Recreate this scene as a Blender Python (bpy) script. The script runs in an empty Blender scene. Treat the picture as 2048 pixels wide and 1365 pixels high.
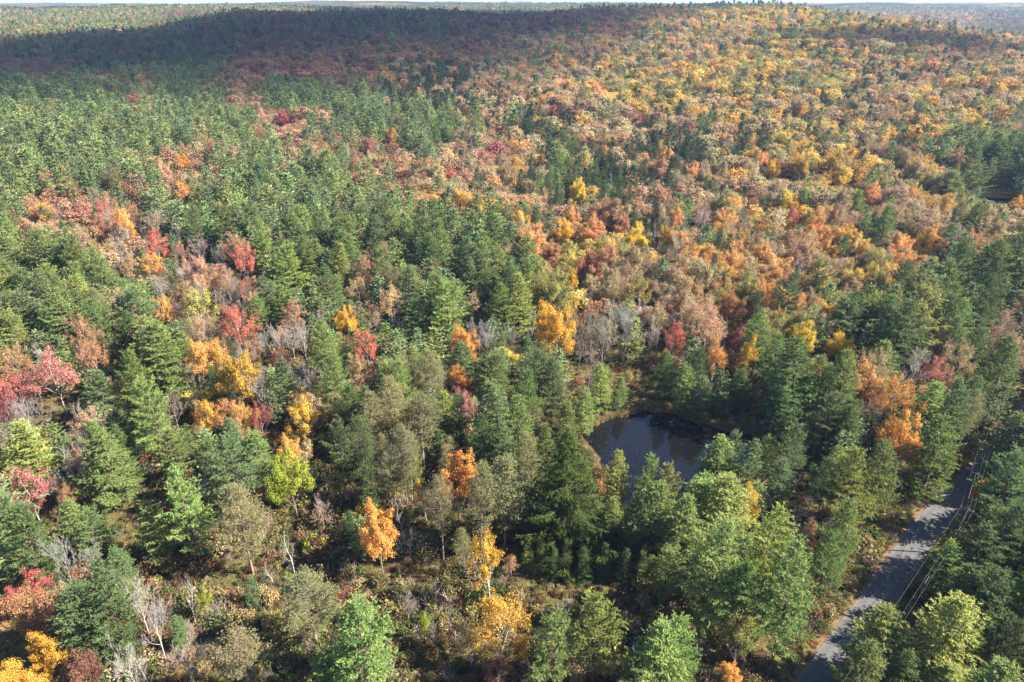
import bpy, math
import numpy as np

# ------------------------------------------------------------------ camera, sky, sun, exposure
sc = bpy.context.scene
COL = sc.collection
FPX, CX, CY = 1365.33, 1024.0, 682.5          # focal length and centre in pixels of the 2048 px photograph
CAMH, PITCH = 100.0, math.radians(26.35)
cam_d = bpy.data.cameras.new("camera")
cam = bpy.data.objects.new("camera", cam_d)
COL.objects.link(cam)
cam_d.sensor_width, cam_d.lens = 36.0, 24.0
cam_d.clip_start, cam_d.clip_end = 0.5, 60000.0
cam.location = (0, 0, CAMH)
cam.rotation_euler = (math.radians(90) - PITCH, 0, 0)
sc.camera = cam

SUN_EL, SUN_AZ = math.radians(39), math.radians(-6)   # azimuth measured from +x (right of the view) towards +y (away)
sun_dir = np.array([math.cos(SUN_EL) * math.cos(SUN_AZ), math.cos(SUN_EL) * math.sin(SUN_AZ), math.sin(SUN_EL)])
world = bpy.data.worlds.new("World")
sc.world = world
world.use_nodes = True
wn = world.node_tree
for n in list(wn.nodes):
    wn.nodes.remove(n)
sky = wn.nodes.new("ShaderNodeTexSky")
sky.sky_type = 'NISHITA'
sky.sun_disc = False
sky.sun_elevation = SUN_EL
sky.sun_rotation = math.pi / 2 - SUN_AZ
sky.altitude = 300
sky.air_density = 0.5
sky.ozone_density = 2.0
sky.dust_density = 0.0
bg = wn.nodes.new("ShaderNodeBackground")
bg.inputs[1].default_value = 0.10
wo = wn.nodes.new("ShaderNodeOutputWorld")
wn.links.new(sky.outputs[0], bg.inputs[0])
wn.links.new(bg.outputs[0], wo.inputs[0])

sun_d = bpy.data.lights.new("sun", 'SUN')
sun_d.energy = 5.0
sun_d.angle = math.radians(0.53)
sun_d.color = (1.0, 0.93, 0.82)
sun = bpy.data.objects.new("sun", sun_d)
COL.objects.link(sun)
from mathutils import Vector
sun.rotation_euler = Vector(sun_dir).to_track_quat('Z', 'Y').to_euler()

vs = sc.view_settings
vs.view_transform = 'Standard'
vs.look = 'None'
vs.exposure = 2.05
vs.gamma = 1.0
vs.use_curve_mapping = False
sc.render.engine = 'CYCLES'
cy = sc.cycles
cy.max_bounces = 5
cy.diffuse_bounces = 3
cy.glossy_bounces = 2
cy.transmission_bounces = 3
cy.transparent_max_bounces = 4
cy.volume_bounces = 0
cy.sample_clamp_indirect = 4.0
cy.use_denoising = True
cy.use_adaptive_sampling = True
cy.adaptive_threshold = 0.01
cy.caustics_reflective = False
cy.caustics_refractive = False

R0 = np.random.default_rng(11)

# ------------------------------------------------------------------ picture <-> ground
cP, sP = math.cos(PITCH), math.sin(PITCH)


def ray(px, py):
    dx, dy = (px - CX) / FPX, (py - CY) / FPX
    return np.array([dx, cP - dy * sP, -(sP + dy * cP)])


def project(x, y, z):
    x, y, z = np.asarray(x, float), np.asarray(y, float), np.asarray(z, float)
    d = CAMH - z
    ax = y * cP + d * sP
    ve = d * cP - y * sP
    ax = np.maximum(ax, 1e-3)
    return CX + x / ax * FPX, CY + ve / ax * FPX, ax


# ------------------------------------------------------------------ terrain height: valley floor, hill on the right, dark ridge, far ridges
AZT = np.radians([-60, -34, -26, -19, -10, 0, 8, 14, 19, 26, 34, 60])
RT = np.array([0, 120, 260, 380, 500, 650, 850, 1050, 1250, 1500, 1900, 2600, 3600, 5000, 7000, 9500, 14000.])
ZT = np.array([
    #0 120 260 380 500 650 850 1050 1250 1500 1900 2600 3600 5000 7000 9500 14000
    [0, 0, 6, 15, 20, 22, 24, 26, 30, 34, 42, 60, 68, 76, 84, 88, 80],     # -60
    [0, 0, 5, 14, 19, 20, 22, 25, 29, 36, 47, 68, 60, 72, 80, 90, 84],     # -34
    [0, 0, 4, 12, 18, 20, 24, 30, 38, 44, 50, 76, 60, 74, 82, 92, 86],     # -26
    [0, 0, 3, 10, 16, 20, 30, 44, 60, 68, 58, 74, 62, 76, 84, 90, 84],     # -19
    [0, 0, 2, 7, 13, 20, 34, 50, 65, 70, 50, 54, 70, 92, 96, 92, 84],      # -10
    [0, 0, 1, 5, 11, 20, 36, 52, 64, 67, 46, 50, 78, 98, 102, 92, 84],     # 0
    [0, 0, 1, 5, 12, 24, 43, 62, 74, 74, 44, 44, 74, 96, 100, 92, 84],     # 8
    [0, 0, 1, 6, 14, 29, 51, 70, 79, 71, 40, 38, 70, 93, 97, 90, 84],      # 14
    [0, 0, 1, 6, 15, 31, 55, 73, 79, 64, 34, 36, 68, 90, 94, 90, 84],      # 19
    [0, 0, 1, 6, 15, 30, 52, 64, 63, 46, 28, 36, 66, 88, 92, 90, 84],      # 26
    [0, 0, 1, 4, 12, 25, 42, 47, 42, 34, 26, 36, 64, 85, 90, 90, 84],      # 34
    [0, 0, 1, 4, 10, 20, 34, 38, 36, 32, 28, 38, 62, 84, 88, 88, 84],      # 60
], float)


def _sm(t):
    return t * t * (3 - 2 * t)


def ground(x, y):
    x, y = np.asarray(x, float), np.asarray(y, float)
    r = np.hypot(x, y)
    a = np.clip(np.arctan2(x, np.where(np.abs(y) < 1e-6, 1e-6, y)), AZT[0], AZT[-1])
    i = np.clip(np.searchsorted(AZT, a) - 1, 0, len(AZT) - 2)
    ta = _sm((a - AZT[i]) / (AZT[i + 1] - AZT[i]))
    rr = np.clip(r, 0, RT[-1] - 1)
    j = np.clip(np.searchsorted(RT, rr, side='right') - 1, 0, len(RT) - 2)
    tr = (rr - RT[j]) / (RT[j + 1] - RT[j])
    # smooth radial interpolation: Catmull-Rom-like blend of slopes
    def rad(k):
        p0, p1 = ZT[k, np.maximum(j - 1, 0)], ZT[k, j]
        p2, p3 = ZT[k, j + 1], ZT[k, np.minimum(j + 2, len(RT) - 1)]
        h = RT[j + 1] - RT[j]
        hm = np.where(j > 0, RT[j] - RT[np.maximum(j - 1, 0)], h)
        hp = np.where(j + 2 < len(RT), RT[np.minimum(j + 2, len(RT) - 1)] - RT[j + 1], h)
        m1 = ((p1 - p0) / hm + (p2 - p1) / h) * 0.5 * h
        m2 = ((p2 - p1) / h + (p3 - p2) / hp) * 0.5 * h
        t = tr
        return (2 * t**3 - 3 * t**2 + 1) * p1 + (t**3 - 2 * t**2 + t) * m1 + (-2 * t**3 + 3 * t**2) * p2 + (t**3 - t**2) * m2
    z = rad(i) * (1 - ta) + rad(i + 1) * ta
    w = np.clip((r - 220) / 500, 0, 1)
    z = z + w * (2.2 * np.sin(x / 61 + 1.3) * np.sin(y / 83 + 0.4) + 1.4 * np.sin(x / 29 + y / 47))
    w2 = np.clip((r - 1000) / 2000, 0, 1)
    z = z + w2 * (6 * np.sin(x / 310 + y / 900) * np.cos(y / 420 + 0.7) + 4 * np.sin(x / 170 - y / 350 + 2.0))
    w3 = np.clip((r - 3500) / 4000, 0, 1)
    z = z + w3 * (10 * np.sin(x / 700 + y / 2600 + 1.0) + 8 * np.sin(x / 1500 + 3.5) + 6 * np.sin(x / 420 + y / 1300))
    return z


def on_ground(px, py, h=0.0):
    """the point at height h above the ground that shows at picture position (px, py)"""
    d = ray(px, py)
    ts = np.concatenate([np.arange(60, 700, 1.0), np.arange(700, 4000, 5.0)])
    P = d[None, :] * ts[:, None]
    gap = CAMH + P[:, 2] - (ground(P[:, 0], P[:, 1]) + h)
    k = int(np.argmax(gap < 0)) if (gap < 0).any() else len(ts) - 1
    t = ts[k]
    if k > 0:
        t = ts[k - 1] + (ts[k] - ts[k - 1]) * gap[k - 1] / (gap[k - 1] - gap[k])
    return d[0] * t, d[1] * t


# ------------------------------------------------------------------ materials
def new_mat(name):
    m = bpy.data.materials.new(name)
    m.use_nodes = True
    nt = m.node_tree
    for n in list(nt.nodes):
        nt.nodes.remove(n)
    return m, nt, nt.nodes, nt.links


def N(nodes, kind, **kw):
    n = nodes.new(kind)
    for k, v in kw.items():
        setattr(n, k, v)
    return n


def foliage_material(name, source, trans=0.3, hue=0.035, val=0.55, gloss=0.0):
    """leaf colour = the tree's own colour, varied from leaf to leaf and clump to clump"""
    m, nt, no, li = new_mat(name)
    if source == 'object':
        c = N(no, "ShaderNodeObjectInfo").outputs["Color"]
    else:
        a = N(no, "ShaderNodeAttribute", attribute_type='INSTANCER', attribute_name='tint')
        c = a.outputs["Color"]
    sh = N(no, "ShaderNodeAttribute", attribute_name='shade')
    sep = N(no, "ShaderNodeSeparateColor")
    li.new(sh.outputs["Color"], sep.inputs[0])
    hsv = N(no, "ShaderNodeHueSaturation")
    mr = N(no, "ShaderNodeMapRange")
    mr.inputs[3].default_value, mr.inputs[4].default_value = 0.5 - hue, 0.5 + hue
    li.new(sep.outputs[0], mr.inputs[0])
    li.new(mr.outputs[0], hsv.inputs["Hue"])
    mv = N(no, "ShaderNodeMapRange")
    mv.inputs[3].default_value, mv.inputs[4].default_value = 1 - val, 1 + val
    li.new(sep.outputs[1], mv.inputs[0])
    li.new(mv.outputs[0], hsv.inputs["Value"])
    li.new(c, hsv.inputs["Color"])
    df = N(no, "ShaderNodeBsdfDiffuse")
    tr = N(no, "ShaderNodeBsdfTranslucent")
    mx = N(no, "ShaderNodeAddShader")
    thin = N(no, "ShaderNodeVectorMath", operation='SCALE')
    thin.inputs["Scale"].default_value = trans
    li.new(hsv.outputs[0], thin.inputs[0])
    li.new(hsv.outputs[0], df.inputs[0])
    li.new(thin.outputs[0], tr.inputs[0])
    li.new(df.outputs[0], mx.inputs[0])
    li.new(tr.outputs[0], mx.inputs[1])
    last = mx
    if gloss > 0:
        gl = N(no, "ShaderNodeBsdfGlossy")
        gl.inputs["Roughness"].default_value = 0.45
        gl.inputs[0].default_value = (0.9, 0.95, 1, 1)
        m2 = N(no, "ShaderNodeMixShader")
        m2.inputs[0].default_value = gloss
        li.new(mx.outputs[0], m2.inputs[1])
        li.new(gl.outputs[0], m2.inputs[2])
        last = m2
    out = N(no, "ShaderNodeOutputMaterial")
    li.new(last.outputs[0], out.inputs[0])
    return m


def noise_material(name, c1, c2, scale, detail=6, rough=0.9, c3=None, scale3=0.1, bump=0.0, spec=0.2, lo=0.35, hi=0.65):
    m, nt, no, li = new_mat(name)
    geo = N(no, "ShaderNodeNewGeometry")
    nz = N(no, "ShaderNodeTexNoise")
    nz.inputs["Scale"].default_value = scale
    nz.inputs["Detail"].default_value = detail
    li.new(geo.outputs["Position"], nz.inputs["Vector"])
    rp = N(no, "ShaderNodeValToRGB")
    rp.color_ramp.elements[0].position, rp.color_ramp.elements[1].position = lo, hi
    rp.color_ramp.elements[0].color = (*c1, 1)
    rp.color_ramp.elements[1].color = (*c2, 1)
    li.new(nz.outputs[0], rp.inputs[0])
    colr = rp.outputs[0]
    if c3 is not None:
        n3 = N(no, "ShaderNodeTexNoise")
        n3.inputs["Scale"].default_value = scale3
        n3.inputs["Detail"].default_value = 5
        li.new(geo.outputs["Position"], n3.inputs["Vector"])
        r3 = N(no, "ShaderNodeValToRGB")
        r3.color_ramp.elements[0].position, r3.color_ramp.elements[1].position = 0.5, 0.66
        li.new(n3.outputs[0], r3.inputs[0])
        mx = N(no, "ShaderNodeMixRGB")
        mx.inputs[2].default_value = (*c3, 1)
        li.new(r3.outputs[0], mx.inputs[0])
        li.new(colr, mx.inputs[1])
        colr = mx.outputs[0]
    b = N(no, "ShaderNodeBsdfPrincipled")
    b.inputs["Roughness"].default_value = rough
    b.inputs["Specular IOR Level"].default_value = spec
    li.new(colr, b.inputs["Base Color"])
    if bump:
        bp = N(no, "ShaderNodeBump")
        bp.inputs["Strength"].default_value = bump
        bp.inputs["Distance"].default_value = 0.1
        li.new(nz.outputs[0], bp.inputs["Height"])
        li.new(bp.outputs[0], b.inputs["Normal"])
    out = N(no, "ShaderNodeOutputMaterial")
    li.new(b.outputs[0], out.inputs[0])
    return m


def tinted_material(name, source='object', rough=0.9):
    """bark: the object's own colour broken up by fine noise"""
    m, nt, no, li = new_mat(name)
    if source == 'object':
        c = N(no, "ShaderNodeObjectInfo").outputs["Color"]
    else:
        c = N(no, "ShaderNodeAttribute", attribute_type='INSTANCER', attribute_name='tint').outputs["Color"]
    tc = N(no, "ShaderNodeTexCoord")
    nz = N(no, "ShaderNodeTexNoise")
    nz.inputs["Scale"].default_value = 3.0
    nz.inputs["Detail"].default_value = 4
    li.new(tc.outputs["Object"], nz.inputs["Vector"])
    mr = N(no, "ShaderNodeMapRange")
    mr.inputs[1].default_value, mr.inputs[2].default_value = 0.3, 0.7
    mr.inputs[3].default_value, mr.inputs[4].default_value = 0.55, 1.3
    li.new(nz.outputs[0], mr.inputs[0])
    vm = N(no, "ShaderNodeVectorMath", operation='SCALE')
    li.new(c, vm.inputs[0])
    li.new(mr.outputs[0], vm.inputs["Scale"])
    b = N(no, "ShaderNodeBsdfDiffuse")
    li.new(vm.outputs[0], b.inputs[0])
    out = N(no, "ShaderNodeOutputMaterial")
    li.new(b.outputs[0], out.inputs[0])
    return m


MAT = {}
MAT['needles'] = foliage_material("needles", 'object', 0.55, 0.022, 0.5, 0.0)
MAT['leaves'] = foliage_material("leaves", 'object', 0.5, 0.026, 0.42, 0.0)
MAT['far_leaves'] = foliage_material("far_leaves", 'instance', 0.45, 0.014, 0.26)
MAT['bark'] = tinted_material("bark")
MAT['far_bark'] = tinted_material("far_bark", 'instance')

# ------------------------------------------------------------------ mesh helpers


def unit(v):
    return v / np.maximum(np.linalg.norm(v, axis=-1, keepdims=True), 1e-9)


def build_mesh(name, V, faces, mat, shade=None, smooth=False):
    """V (n,3); faces: list of (m,k) index arrays; shade: (n,2) two random numbers per vertex"""
    me = bpy.data.meshes.new(name)
    V = np.asarray(V, np.float32)
    me.vertices.add(len(V))
    me.vertices.foreach_set("co", V.ravel())
    loops = np.concatenate([f.ravel() for f in faces]).astype(np.int32)
    cnt = np.concatenate([np.full(len(f), f.shape[1], np.int32) for f in faces])
    start = np.concatenate([[0], np.cumsum(cnt)[:-1]]).astype(np.int32)
    me.loops.add(len(loops))
    me.loops.foreach_set("vertex_index", loops)
    me.polygons.add(len(cnt))
    me.polygons.foreach_set("loop_start", start)
    me.polygons.foreach_set("loop_total", cnt)
    if smooth:
        me.polygons.foreach_set("use_smooth", np.ones(len(cnt), bool))
    if shade is not None:
        at = me.attributes.new("shade", 'FLOAT_COLOR', 'POINT')
        c = np.ones((len(V), 4), np.float32)
        c[:, :2] = shade
        at.data.foreach_set("color", c.ravel())
    if mat is not None:
        me.materials.append(mat)
    me.update()
    me.validate()
    return me


def leaf_quads(C, size, rng, upbias=0.6, aspect=0.7, out=None):
    """diamond leaves facing random ways, somewhat upward, or mostly outward from their clump"""
    n = len(C)
    nrm = unit(rng.normal(size=(n, 3)) + np.array([0, 0, upbias]) if out is None else out * 1.5 + rng.normal(size=(n, 3)) * 0.55 + np.array([0, 0, 0.25]))
    t = unit(np.cross(nrm, rng.normal(size=(n, 3))))
    b = np.cross(nrm, t)
    s = (size * rng.uniform(0.65, 1.35, n))[:, None]
    V = np.stack([C - t * s, C - b * s * aspect, C + t * s, C + b * s * aspect], 1).reshape(-1, 3)
    F = np.arange(4 * n).reshape(n, 4)
    return V, F


def needle_tris(C, D, length, width, rng, flat=0.55):
    n = len(C)
    w = unit(np.cross(D, np.array([0, 0, 1.0]) + rng.normal(size=(n, 3)) * flat))
    L = (length * rng.uniform(0.7, 1.3, n))[:, None]
    W = (width * rng.uniform(0.7, 1.3, n))[:, None]
    V = np.stack([C - w * W, C + w * W, C + D * L], 1).reshape(-1, 3)
    return V, np.arange(3 * n).reshape(n, 3)


def tubes(segs, sides=3):
    """segs: (n,8) p0 p1 r0 r1 -> open tapered prisms"""
    S = np.asarray(segs, float)
    n = len(S)
    p0, p1, r0, r1 = S[:, 0:3], S[:, 3:6], S[:, 6], S[:, 7]
    d = unit(p1 - p0)
    a = np.where(np.abs(d[:, 2:3]) > 0.9, np.array([[1., 0, 0]]), np.array([[0, 0, 1.]]))
    u = unit(np.cross(d, a))
    v = np.cross(d, u)
    ang = np.arange(sides) / sides * 2 * math.pi
    ring = np.cos(ang)[None, :, None] * u[:, None, :] + np.sin(ang)[None, :, None] * v[:, None, :]
    A = p0[:, None, :] + ring * r0[:, None, None]
    B = p1[:, None, :] + ring * r1[:, None, None]
    V = np.concatenate([A, B], 1).reshape(-1, 3)
    k = np.arange(sides)
    k2 = (k + 1) % sides
    f = np.stack([k, k2, k2 + sides, k + sides], 1)
    F = (np.arange(n)[:, None, None] * 2 * sides + f[None]).reshape(-1, 4)
    return V, F


def merge(parts):
    V, F, off = [], {}, 0
    for v, f in parts:
        if len(v) == 0:
            continue
        V.append(v)
        F.setdefault(f.shape[1], []).append(f + off)
        off += len(v)
    return np.concatenate(V), [np.concatenate(x) for x in F.values()]


# ------------------------------------------------------------------ tree generators (return dict: trunk mesh, crown mesh, height, width)
def pine_geo(seed, h=22.0, R=5.2, base=0.18, spacing=0.85, nbr=(4, 6), el=(-6, 48), curve=0.12, twig=0.42, tstep=0.36,
             nlen=0.5, nwid=0.10, per=3, shape='pine', sstart=0.28, sstep=0.55, hang=0.0, ball=False, irregular=0.35):
    rng = np.random.default_rng(seed)
    segs, C, D, clump = [], [], [], []
    lean = rng.normal(size=2) * 0.012 * h
    def axis(z):
        return np.array([lean[0] * (z / h)**2, lean[1] * (z / h)**2, z])
    zs = np.linspace(0, h * 0.985, 9)
    r0 = h * 0.0125
    for a, b in zip(zs[:-1], zs[1:]):
        segs.append([*axis(a), *axis(b), r0 * (1 - a / h)**0.8 + 0.02, r0 * (1 - b / h)**0.8 + 0.02])
    z = base * h
    ci = 0
    lob = rng.uniform(0.7, 1.15, 8)
    while z < h * 0.985:
        u = (z - base * h) / (h - base * h)
        if shape == 'pine':
            f = min(1.0, 0.62 + 1.5 * u) * (1 - u**1.7)**0.8
        elif shape == 'round':
            f = math.sqrt(max(0.02, 1 - (2 * u - 0.75)**2 / 1.75)) * (1 - u**4) * min(1, 0.45 + 2 * u)
        else:
            f = (1 - u)**0.85
        nb = rng.integers(nbr[0], nbr[1] + 1)
        a0 = rng.uniform(0, 6.28)
        for k in range(nb):
            if u < 0.25 and rng.random() < irregular * 0.7:
                continue
            az = a0 + k * 2 * math.pi / nb + rng.normal() * 0.25
            L = R * f * lob[int((az % 6.283) / 6.283 * 8) % 8] * rng.uniform(1 - irregular, 1 + irregular * 0.6) + 0.35
            e = math.radians(el[0] + (el[1] - el[0]) * u**1.2 + rng.normal() * 6)
            hd = np.array([math.cos(az), math.sin(az), 0])
            p0 = axis(z + rng.normal() * 0.15)
            def bp(s):
                zz = L * (s * math.sin(e) + curve * s * s - (hang * (s - 0.9 * s**3)))
                return p0 + hd * (L * s * math.cos(e)) + np.array([0, 0, zz])
            rb = 0.012 * L + 0.012
            q = [bp(s) for s in (0, 0.4, 0.75, 1.0)]
            for i in range(3):
                segs.append([*q[i], *q[i + 1], rb * (1 - 0.28 * i), rb * (0.72 - 0.28 * i) + 0.004])
            side = np.array([-hd[1], hd[0], 0])
            ns = max(2, int(L * (1 - sstart) / sstep) + 1)
            for s in np.linspace(sstart, 1.0, ns):
                s = min(1.0, s + rng.normal() * 0.03)
                pb = bp(s)
                for sg in ((-1, 1) if s < 0.97 else (0,)):
                    lt = (L * twig * (1.12 - 0.75 * s) * rng.uniform(0.6, 1.25) + 0.25)
                    td = unit(hd * rng.uniform(0.45, 0.9) + side * sg * rng.uniform(0.7, 1.1) + np.array([0, 0, rng.normal() * 0.12 + 0.1 - hang * 1.6]))
                    nt = max(1, int(lt / tstep + 0.5))
                    if ball:
                        pts = pb + td * lt * 0.8 + rng.normal(size=(nt * 3, 3)) * 0.30
                    else:
                        pts = pb + td[None] * (lt * (np.arange(nt) + rng.uniform(0.2, 1.0, nt))[:, None] / nt) + rng.normal(size=(nt, 3)) * np.array([0.09, 0.09, 0.07])
                    C.append(pts)
                    D.append(np.repeat(td[None], len(pts), 0))
                    clump.append(np.full(len(pts), rng.random()))
        z += spacing * rng.uniform(0.75, 1.25) * (1.0 if u < 0.75 else 0.7)
    top = axis(h * 0.985)
    nt = 14
    C.append(top + np.stack([rng.normal(size=nt) * 0.12, rng.normal(size=nt) * 0.12, -rng.uniform(0, 1.6, nt)], 1))
    D.append(np.repeat(np.array([[0, 0, 1.]]), nt, 0))
    clump.append(np.full(nt, 0.5))
    C, D, clump = np.concatenate(C), np.concatenate(D), np.concatenate(clump)
    C = np.repeat(C, per, 0)
    n = len(C)
    up = np.array([0, 0, 0.35 - hang * 1.8])
    Dn = unit(np.repeat(D, per, 0) * 0.75 + rng.normal(size=(n, 3)) * (0.55 if not ball else 0.9) + up)
    V, F = needle_tris(C - Dn * nlen * 0.3, Dn, nlen, nwid, rng)
    shade = np.stack([np.repeat(np.repeat(clump, per), 3), np.repeat(rng.random(n), 3)], 1)
    tv, tf = tubes(segs, 4)
    return dict(trunk=(tv, [tf]), crown=(V, [F]), shade=shade, h=h)


def skeleton(seed, h, nch=(8, 5, 4, 4), ang=(52, 48, 50, 50), ratio=(0.74, 0.60, 0.55, 0.5), trunk=0.6, up=0.09, wig=0.14, lean=0.0, first=0.32):
    rng = np.random.default_rng(seed)
    segs, tips = [], []
    maxlev = len(nch)
    def grow(p, d, L, r, lev):
        ns = (5, 4, 3, 2, 2, 1)[min(lev, 5)]
        pts, dirs = [p], [d]
        for i in range(ns):
            d = unit(d + rng.normal(size=3) * wig * (0.35 if lev == 0 else 1) + np.array([0, 0, up if lev else 0.02]))
            p = p + d * (L / ns)
            pts.append(p)
            dirs.append(d)
        re = r * (0.55 if lev == 0 else 0.4)
        for i in range(ns):
            segs.append([*pts[i], *pts[i + 1], r + (re - r) * i / ns, r + (re - r) * (i + 1) / ns, lev])
        if lev >= maxlev:
            tips.append([*pts[-1], *dirs[-1]])
            return
        n = nch[lev]
        for k in range(n):
            s = first + (1 - first) * (k + rng.uniform(0.2, 1.0)) / n
            if k == n - 1:
                s = 1.0
            f = s * ns
            i = min(int(f), ns - 1)
            q = pts[i] + (pts[i + 1] - pts[i]) * (f - i)
            a = math.radians(ang[lev] * rng.uniform(0.6, 1.3)) * (0.4 if k == n - 1 else 1)
            if lev == 0:
                ga = k * 2.4 + a0
                t = unit(np.array([math.cos(ga), math.sin(ga), 0.0]))
                a *= 1.25 - 0.45 * s
            else:
                t = unit(np.cross(dirs[i], rng.normal(size=3)))
            cd = unit(dirs[i] * math.cos(a) + t * math.sin(a))
            if cd[2] < -0.15:
                cd[2] *= -0.3
                cd = unit(cd)
            grow(q, cd, L * ratio[lev] * rng.uniform(0.7, 1.15) * (1.15 - 0.35 * s), max(re, 0.012) * (0.62 if k < n - 1 else 0.9), lev + 1)
    a0 = rng.uniform(0, 6.28)
    d0 = unit(np.array([rng.normal() * lean, rng.normal() * lean, 1.0]))
    grow(np.zeros(3), d0, h * trunk, h * 0.016, 0)
    S, T = np.array(segs), np.array(tips)
    top = np.percentile(S[:, 5], 99.5)
    k = h / top
    S[:, :8] *= k
    T[:, :3] *= k
    return S, T


def leafy_geo(seed, h=16.0, per=14, leaf=0.24, spread=0.42, twigs=False, **kw):
    rng = np.random.default_rng(seed + 1000)
    S, T = skeleton(seed, h, **kw)
    mx = S[:, 8].max()
    wood = S[S[:, 8] <= (mx if twigs else mx - 1)]
    big, small = wood[wood[:, 8] <= 1], wood[wood[:, 8] > 1]
    tv, tf = merge([tubes(big[:, :8], 5), tubes(small[:, :8], 3)])
    n = len(T)
    keep = np.repeat(rng.random(n) < 0.93, per)
    C = np.repeat(T[:, :3], per, 0) + rng.normal(size=(n * per, 3)) * np.array([spread, spread, spread * 0.7]) - np.repeat(T[:, 3:6], per, 0) * rng.uniform(0, 0.5, (n * per, 1))
    cl = np.repeat(rng.random(n), per)
    C, cl = C[keep], cl[keep]
    mid = np.array([0, 0, 0.6 * h])
    V, F = leaf_quads(C, leaf, rng, out=unit(unit((C - np.repeat(T[:, :3], per, 0)[keep])) + 0.8 * unit(C - mid)) * 0.8)
    shade = np.stack([np.repeat(cl, 4), np.repeat(rng.random(len(C)), 4)], 1)
    return dict(trunk=(tv, tf), crown=(V, [F]), shade=shade, h=h)


def bare_geo(seed, h=15.0, fat=1.0, **kw):
    S, T = skeleton(seed, h, **kw)
    S[:, 6:8] = np.maximum(S[:, 6:8] * fat, 0.017)
    big, small = S[S[:, 8] <= 1], S[S[:, 8] > 1]
    v1, f1 = tubes(big[:, :8], 5)
    v2, f2 = tubes(small[:, :8], 3)
    return dict(trunk=(v1, [f1]), crown=(v2, [f2]), shade=None, h=h)


def bush_geo(seed, r=1.0, n=260, leaf=0.16, flat=0.75, stalks=18):
    rng = np.random.default_rng(seed)
    lob = unit(rng.normal(size=(9, 3))) * np.array([0.6, 0.6, 0.35]) * r + np.array([0, 0, 0.55 * r])
    k = rng.integers(0, 9, n)
    C = lob[k] + unit(rng.normal(size=(n, 3))) * (rng.uniform(0.3, 1, n)**0.5 * 0.48 * r)[:, None] * np.array([1, 1, flat])
    C[:, 2] = np.abs(C[:, 2])
    V, F = leaf_quads(C, leaf, rng, 0.5)
    sh = np.stack([np.repeat(rng.random(9)[k], 4), np.repeat(rng.random(n), 4)], 1)
    e = lob[rng.integers(0, 9, stalks)] + rng.normal(size=(stalks, 3)) * 0.35 * r
    e[:, 2] = np.abs(e[:, 2]) + 0.4 * r
    tv, tf = tubes(np.concatenate([e * 0.05, e, np.full((stalks, 1), 0.03), np.full((stalks, 1), 0.008)], 1), 3)
    return dict(trunk=(tv, [tf]), crown=(V, [F]), shade=sh, h=r * 1.15)


def finish(name, g, cmat, tmat=None):
    g = dict(g)
    v = g['crown'][0]
    rad = np.percentile(np.hypot(v[:, 0], v[:, 1]), 97)
    g['w'] = 2 * rad
    g['crown_me'] = build_mesh(name + "_crown", v, g['crown'][1], cmat, g['shade'])
    g['trunk_me'] = build_mesh(name + "_trunk", g['trunk'][0], g['trunk'][1], tmat or MAT['bark'], smooth=True)
    return g


VAR = {k: [] for k in 'PLHSMTBDKU'}
for i in range(6):      # white pine
    VAR['P'].append(finish("pine%d" % i, pine_geo(100 + i, h=22, R=(5.0, 4.3, 5.6, 4.6, 6.0, 4.0)[i], base=(0.2, 0.12, 0.26, 0.1, 0.2, 0.06)[i],
                           spacing=(1.05, 1.0, 1.15, 0.92, 1.2, 0.9)[i], irregular=(0.4, 0.34, 0.5, 0.3, 0.55, 0.25)[i], nbr=(5, 6), twig=0.38, curve=0.2, nlen=0.54, nwid=0.075, per=6, tstep=0.3, sstep=0.42, sstart=0.34), MAT['needles']))
for i in range(3):      # red / scots pine: rounder puffs on a long stem
    VAR['L'].append(finish("redpine%d" % i, pine_geo(200 + i, h=21, R=(3.6, 3.2, 4.2)[i], base=(0.3, 0.38, 0.25)[i], spacing=0.72, nbr=(4, 6), el=(-4, 55), curve=0.25,
                           twig=0.30, tstep=0.26, nlen=0.34, nwid=0.045, per=5, shape='round', sstart=0.45, sstep=0.5, ball=True, irregular=0.42), MAT['needles']))
for i in range(3):      # hemlock
    VAR['H'].append(finish("hemlock%d" % i, pine_geo(300 + i, h=19, R=(3.6, 3.1, 4.0)[i], base=0.05, spacing=0.62, nbr=(5, 7), el=(-14, 30), curve=-0.10, twig=0.36, tstep=0.36,
                           nlen=0.42, nwid=0.055, per=4, shape='cone', sstart=0.25, sstep=0.5, irregular=0.25), MAT['needles']))
VAR['S'].append(finish("spruce0", pine_geo(400, h=29, R=9.0, base=0.04, spacing=0.78, nbr=(5, 6), el=(-16, 35), curve=0.30, twig=0.17, tstep=0.26, nlen=0.6, nwid=0.06, per=5,
                       shape='cone', sstart=0.2, sstep=0.42, hang=0.30, irregular=0.22), MAT['needles']))
VAR['S'].append(finish("spruce1", pine_geo(401, h=9, R=2.3, base=0.02, spacing=0.42, nbr=(5, 6), el=(-6, 40), curve=0.08, twig=0.32, tstep=0.22, nlen=0.28, nwid=0.07, per=3,
                       shape='cone', sstart=0.2, sstep=0.3, irregular=0.15), MAT['needles']))
for i in range(6):      # broadleaf in full leaf
    VAR['M'].append(finish("maple%d" % i, leafy_geo(500 + i, h=16, per=30, leaf=0.155, spread=0.50, trunk=(0.6, 0.64, 0.55, 0.68, 0.6, 0.52)[i],
                           ang=((52, 46, 50, 50), (46, 44, 50, 50), (58, 50, 50, 50), (44, 46, 50, 50), (54, 46, 46, 50), (62, 50, 50, 50))[i]), MAT['leaves']))
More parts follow.
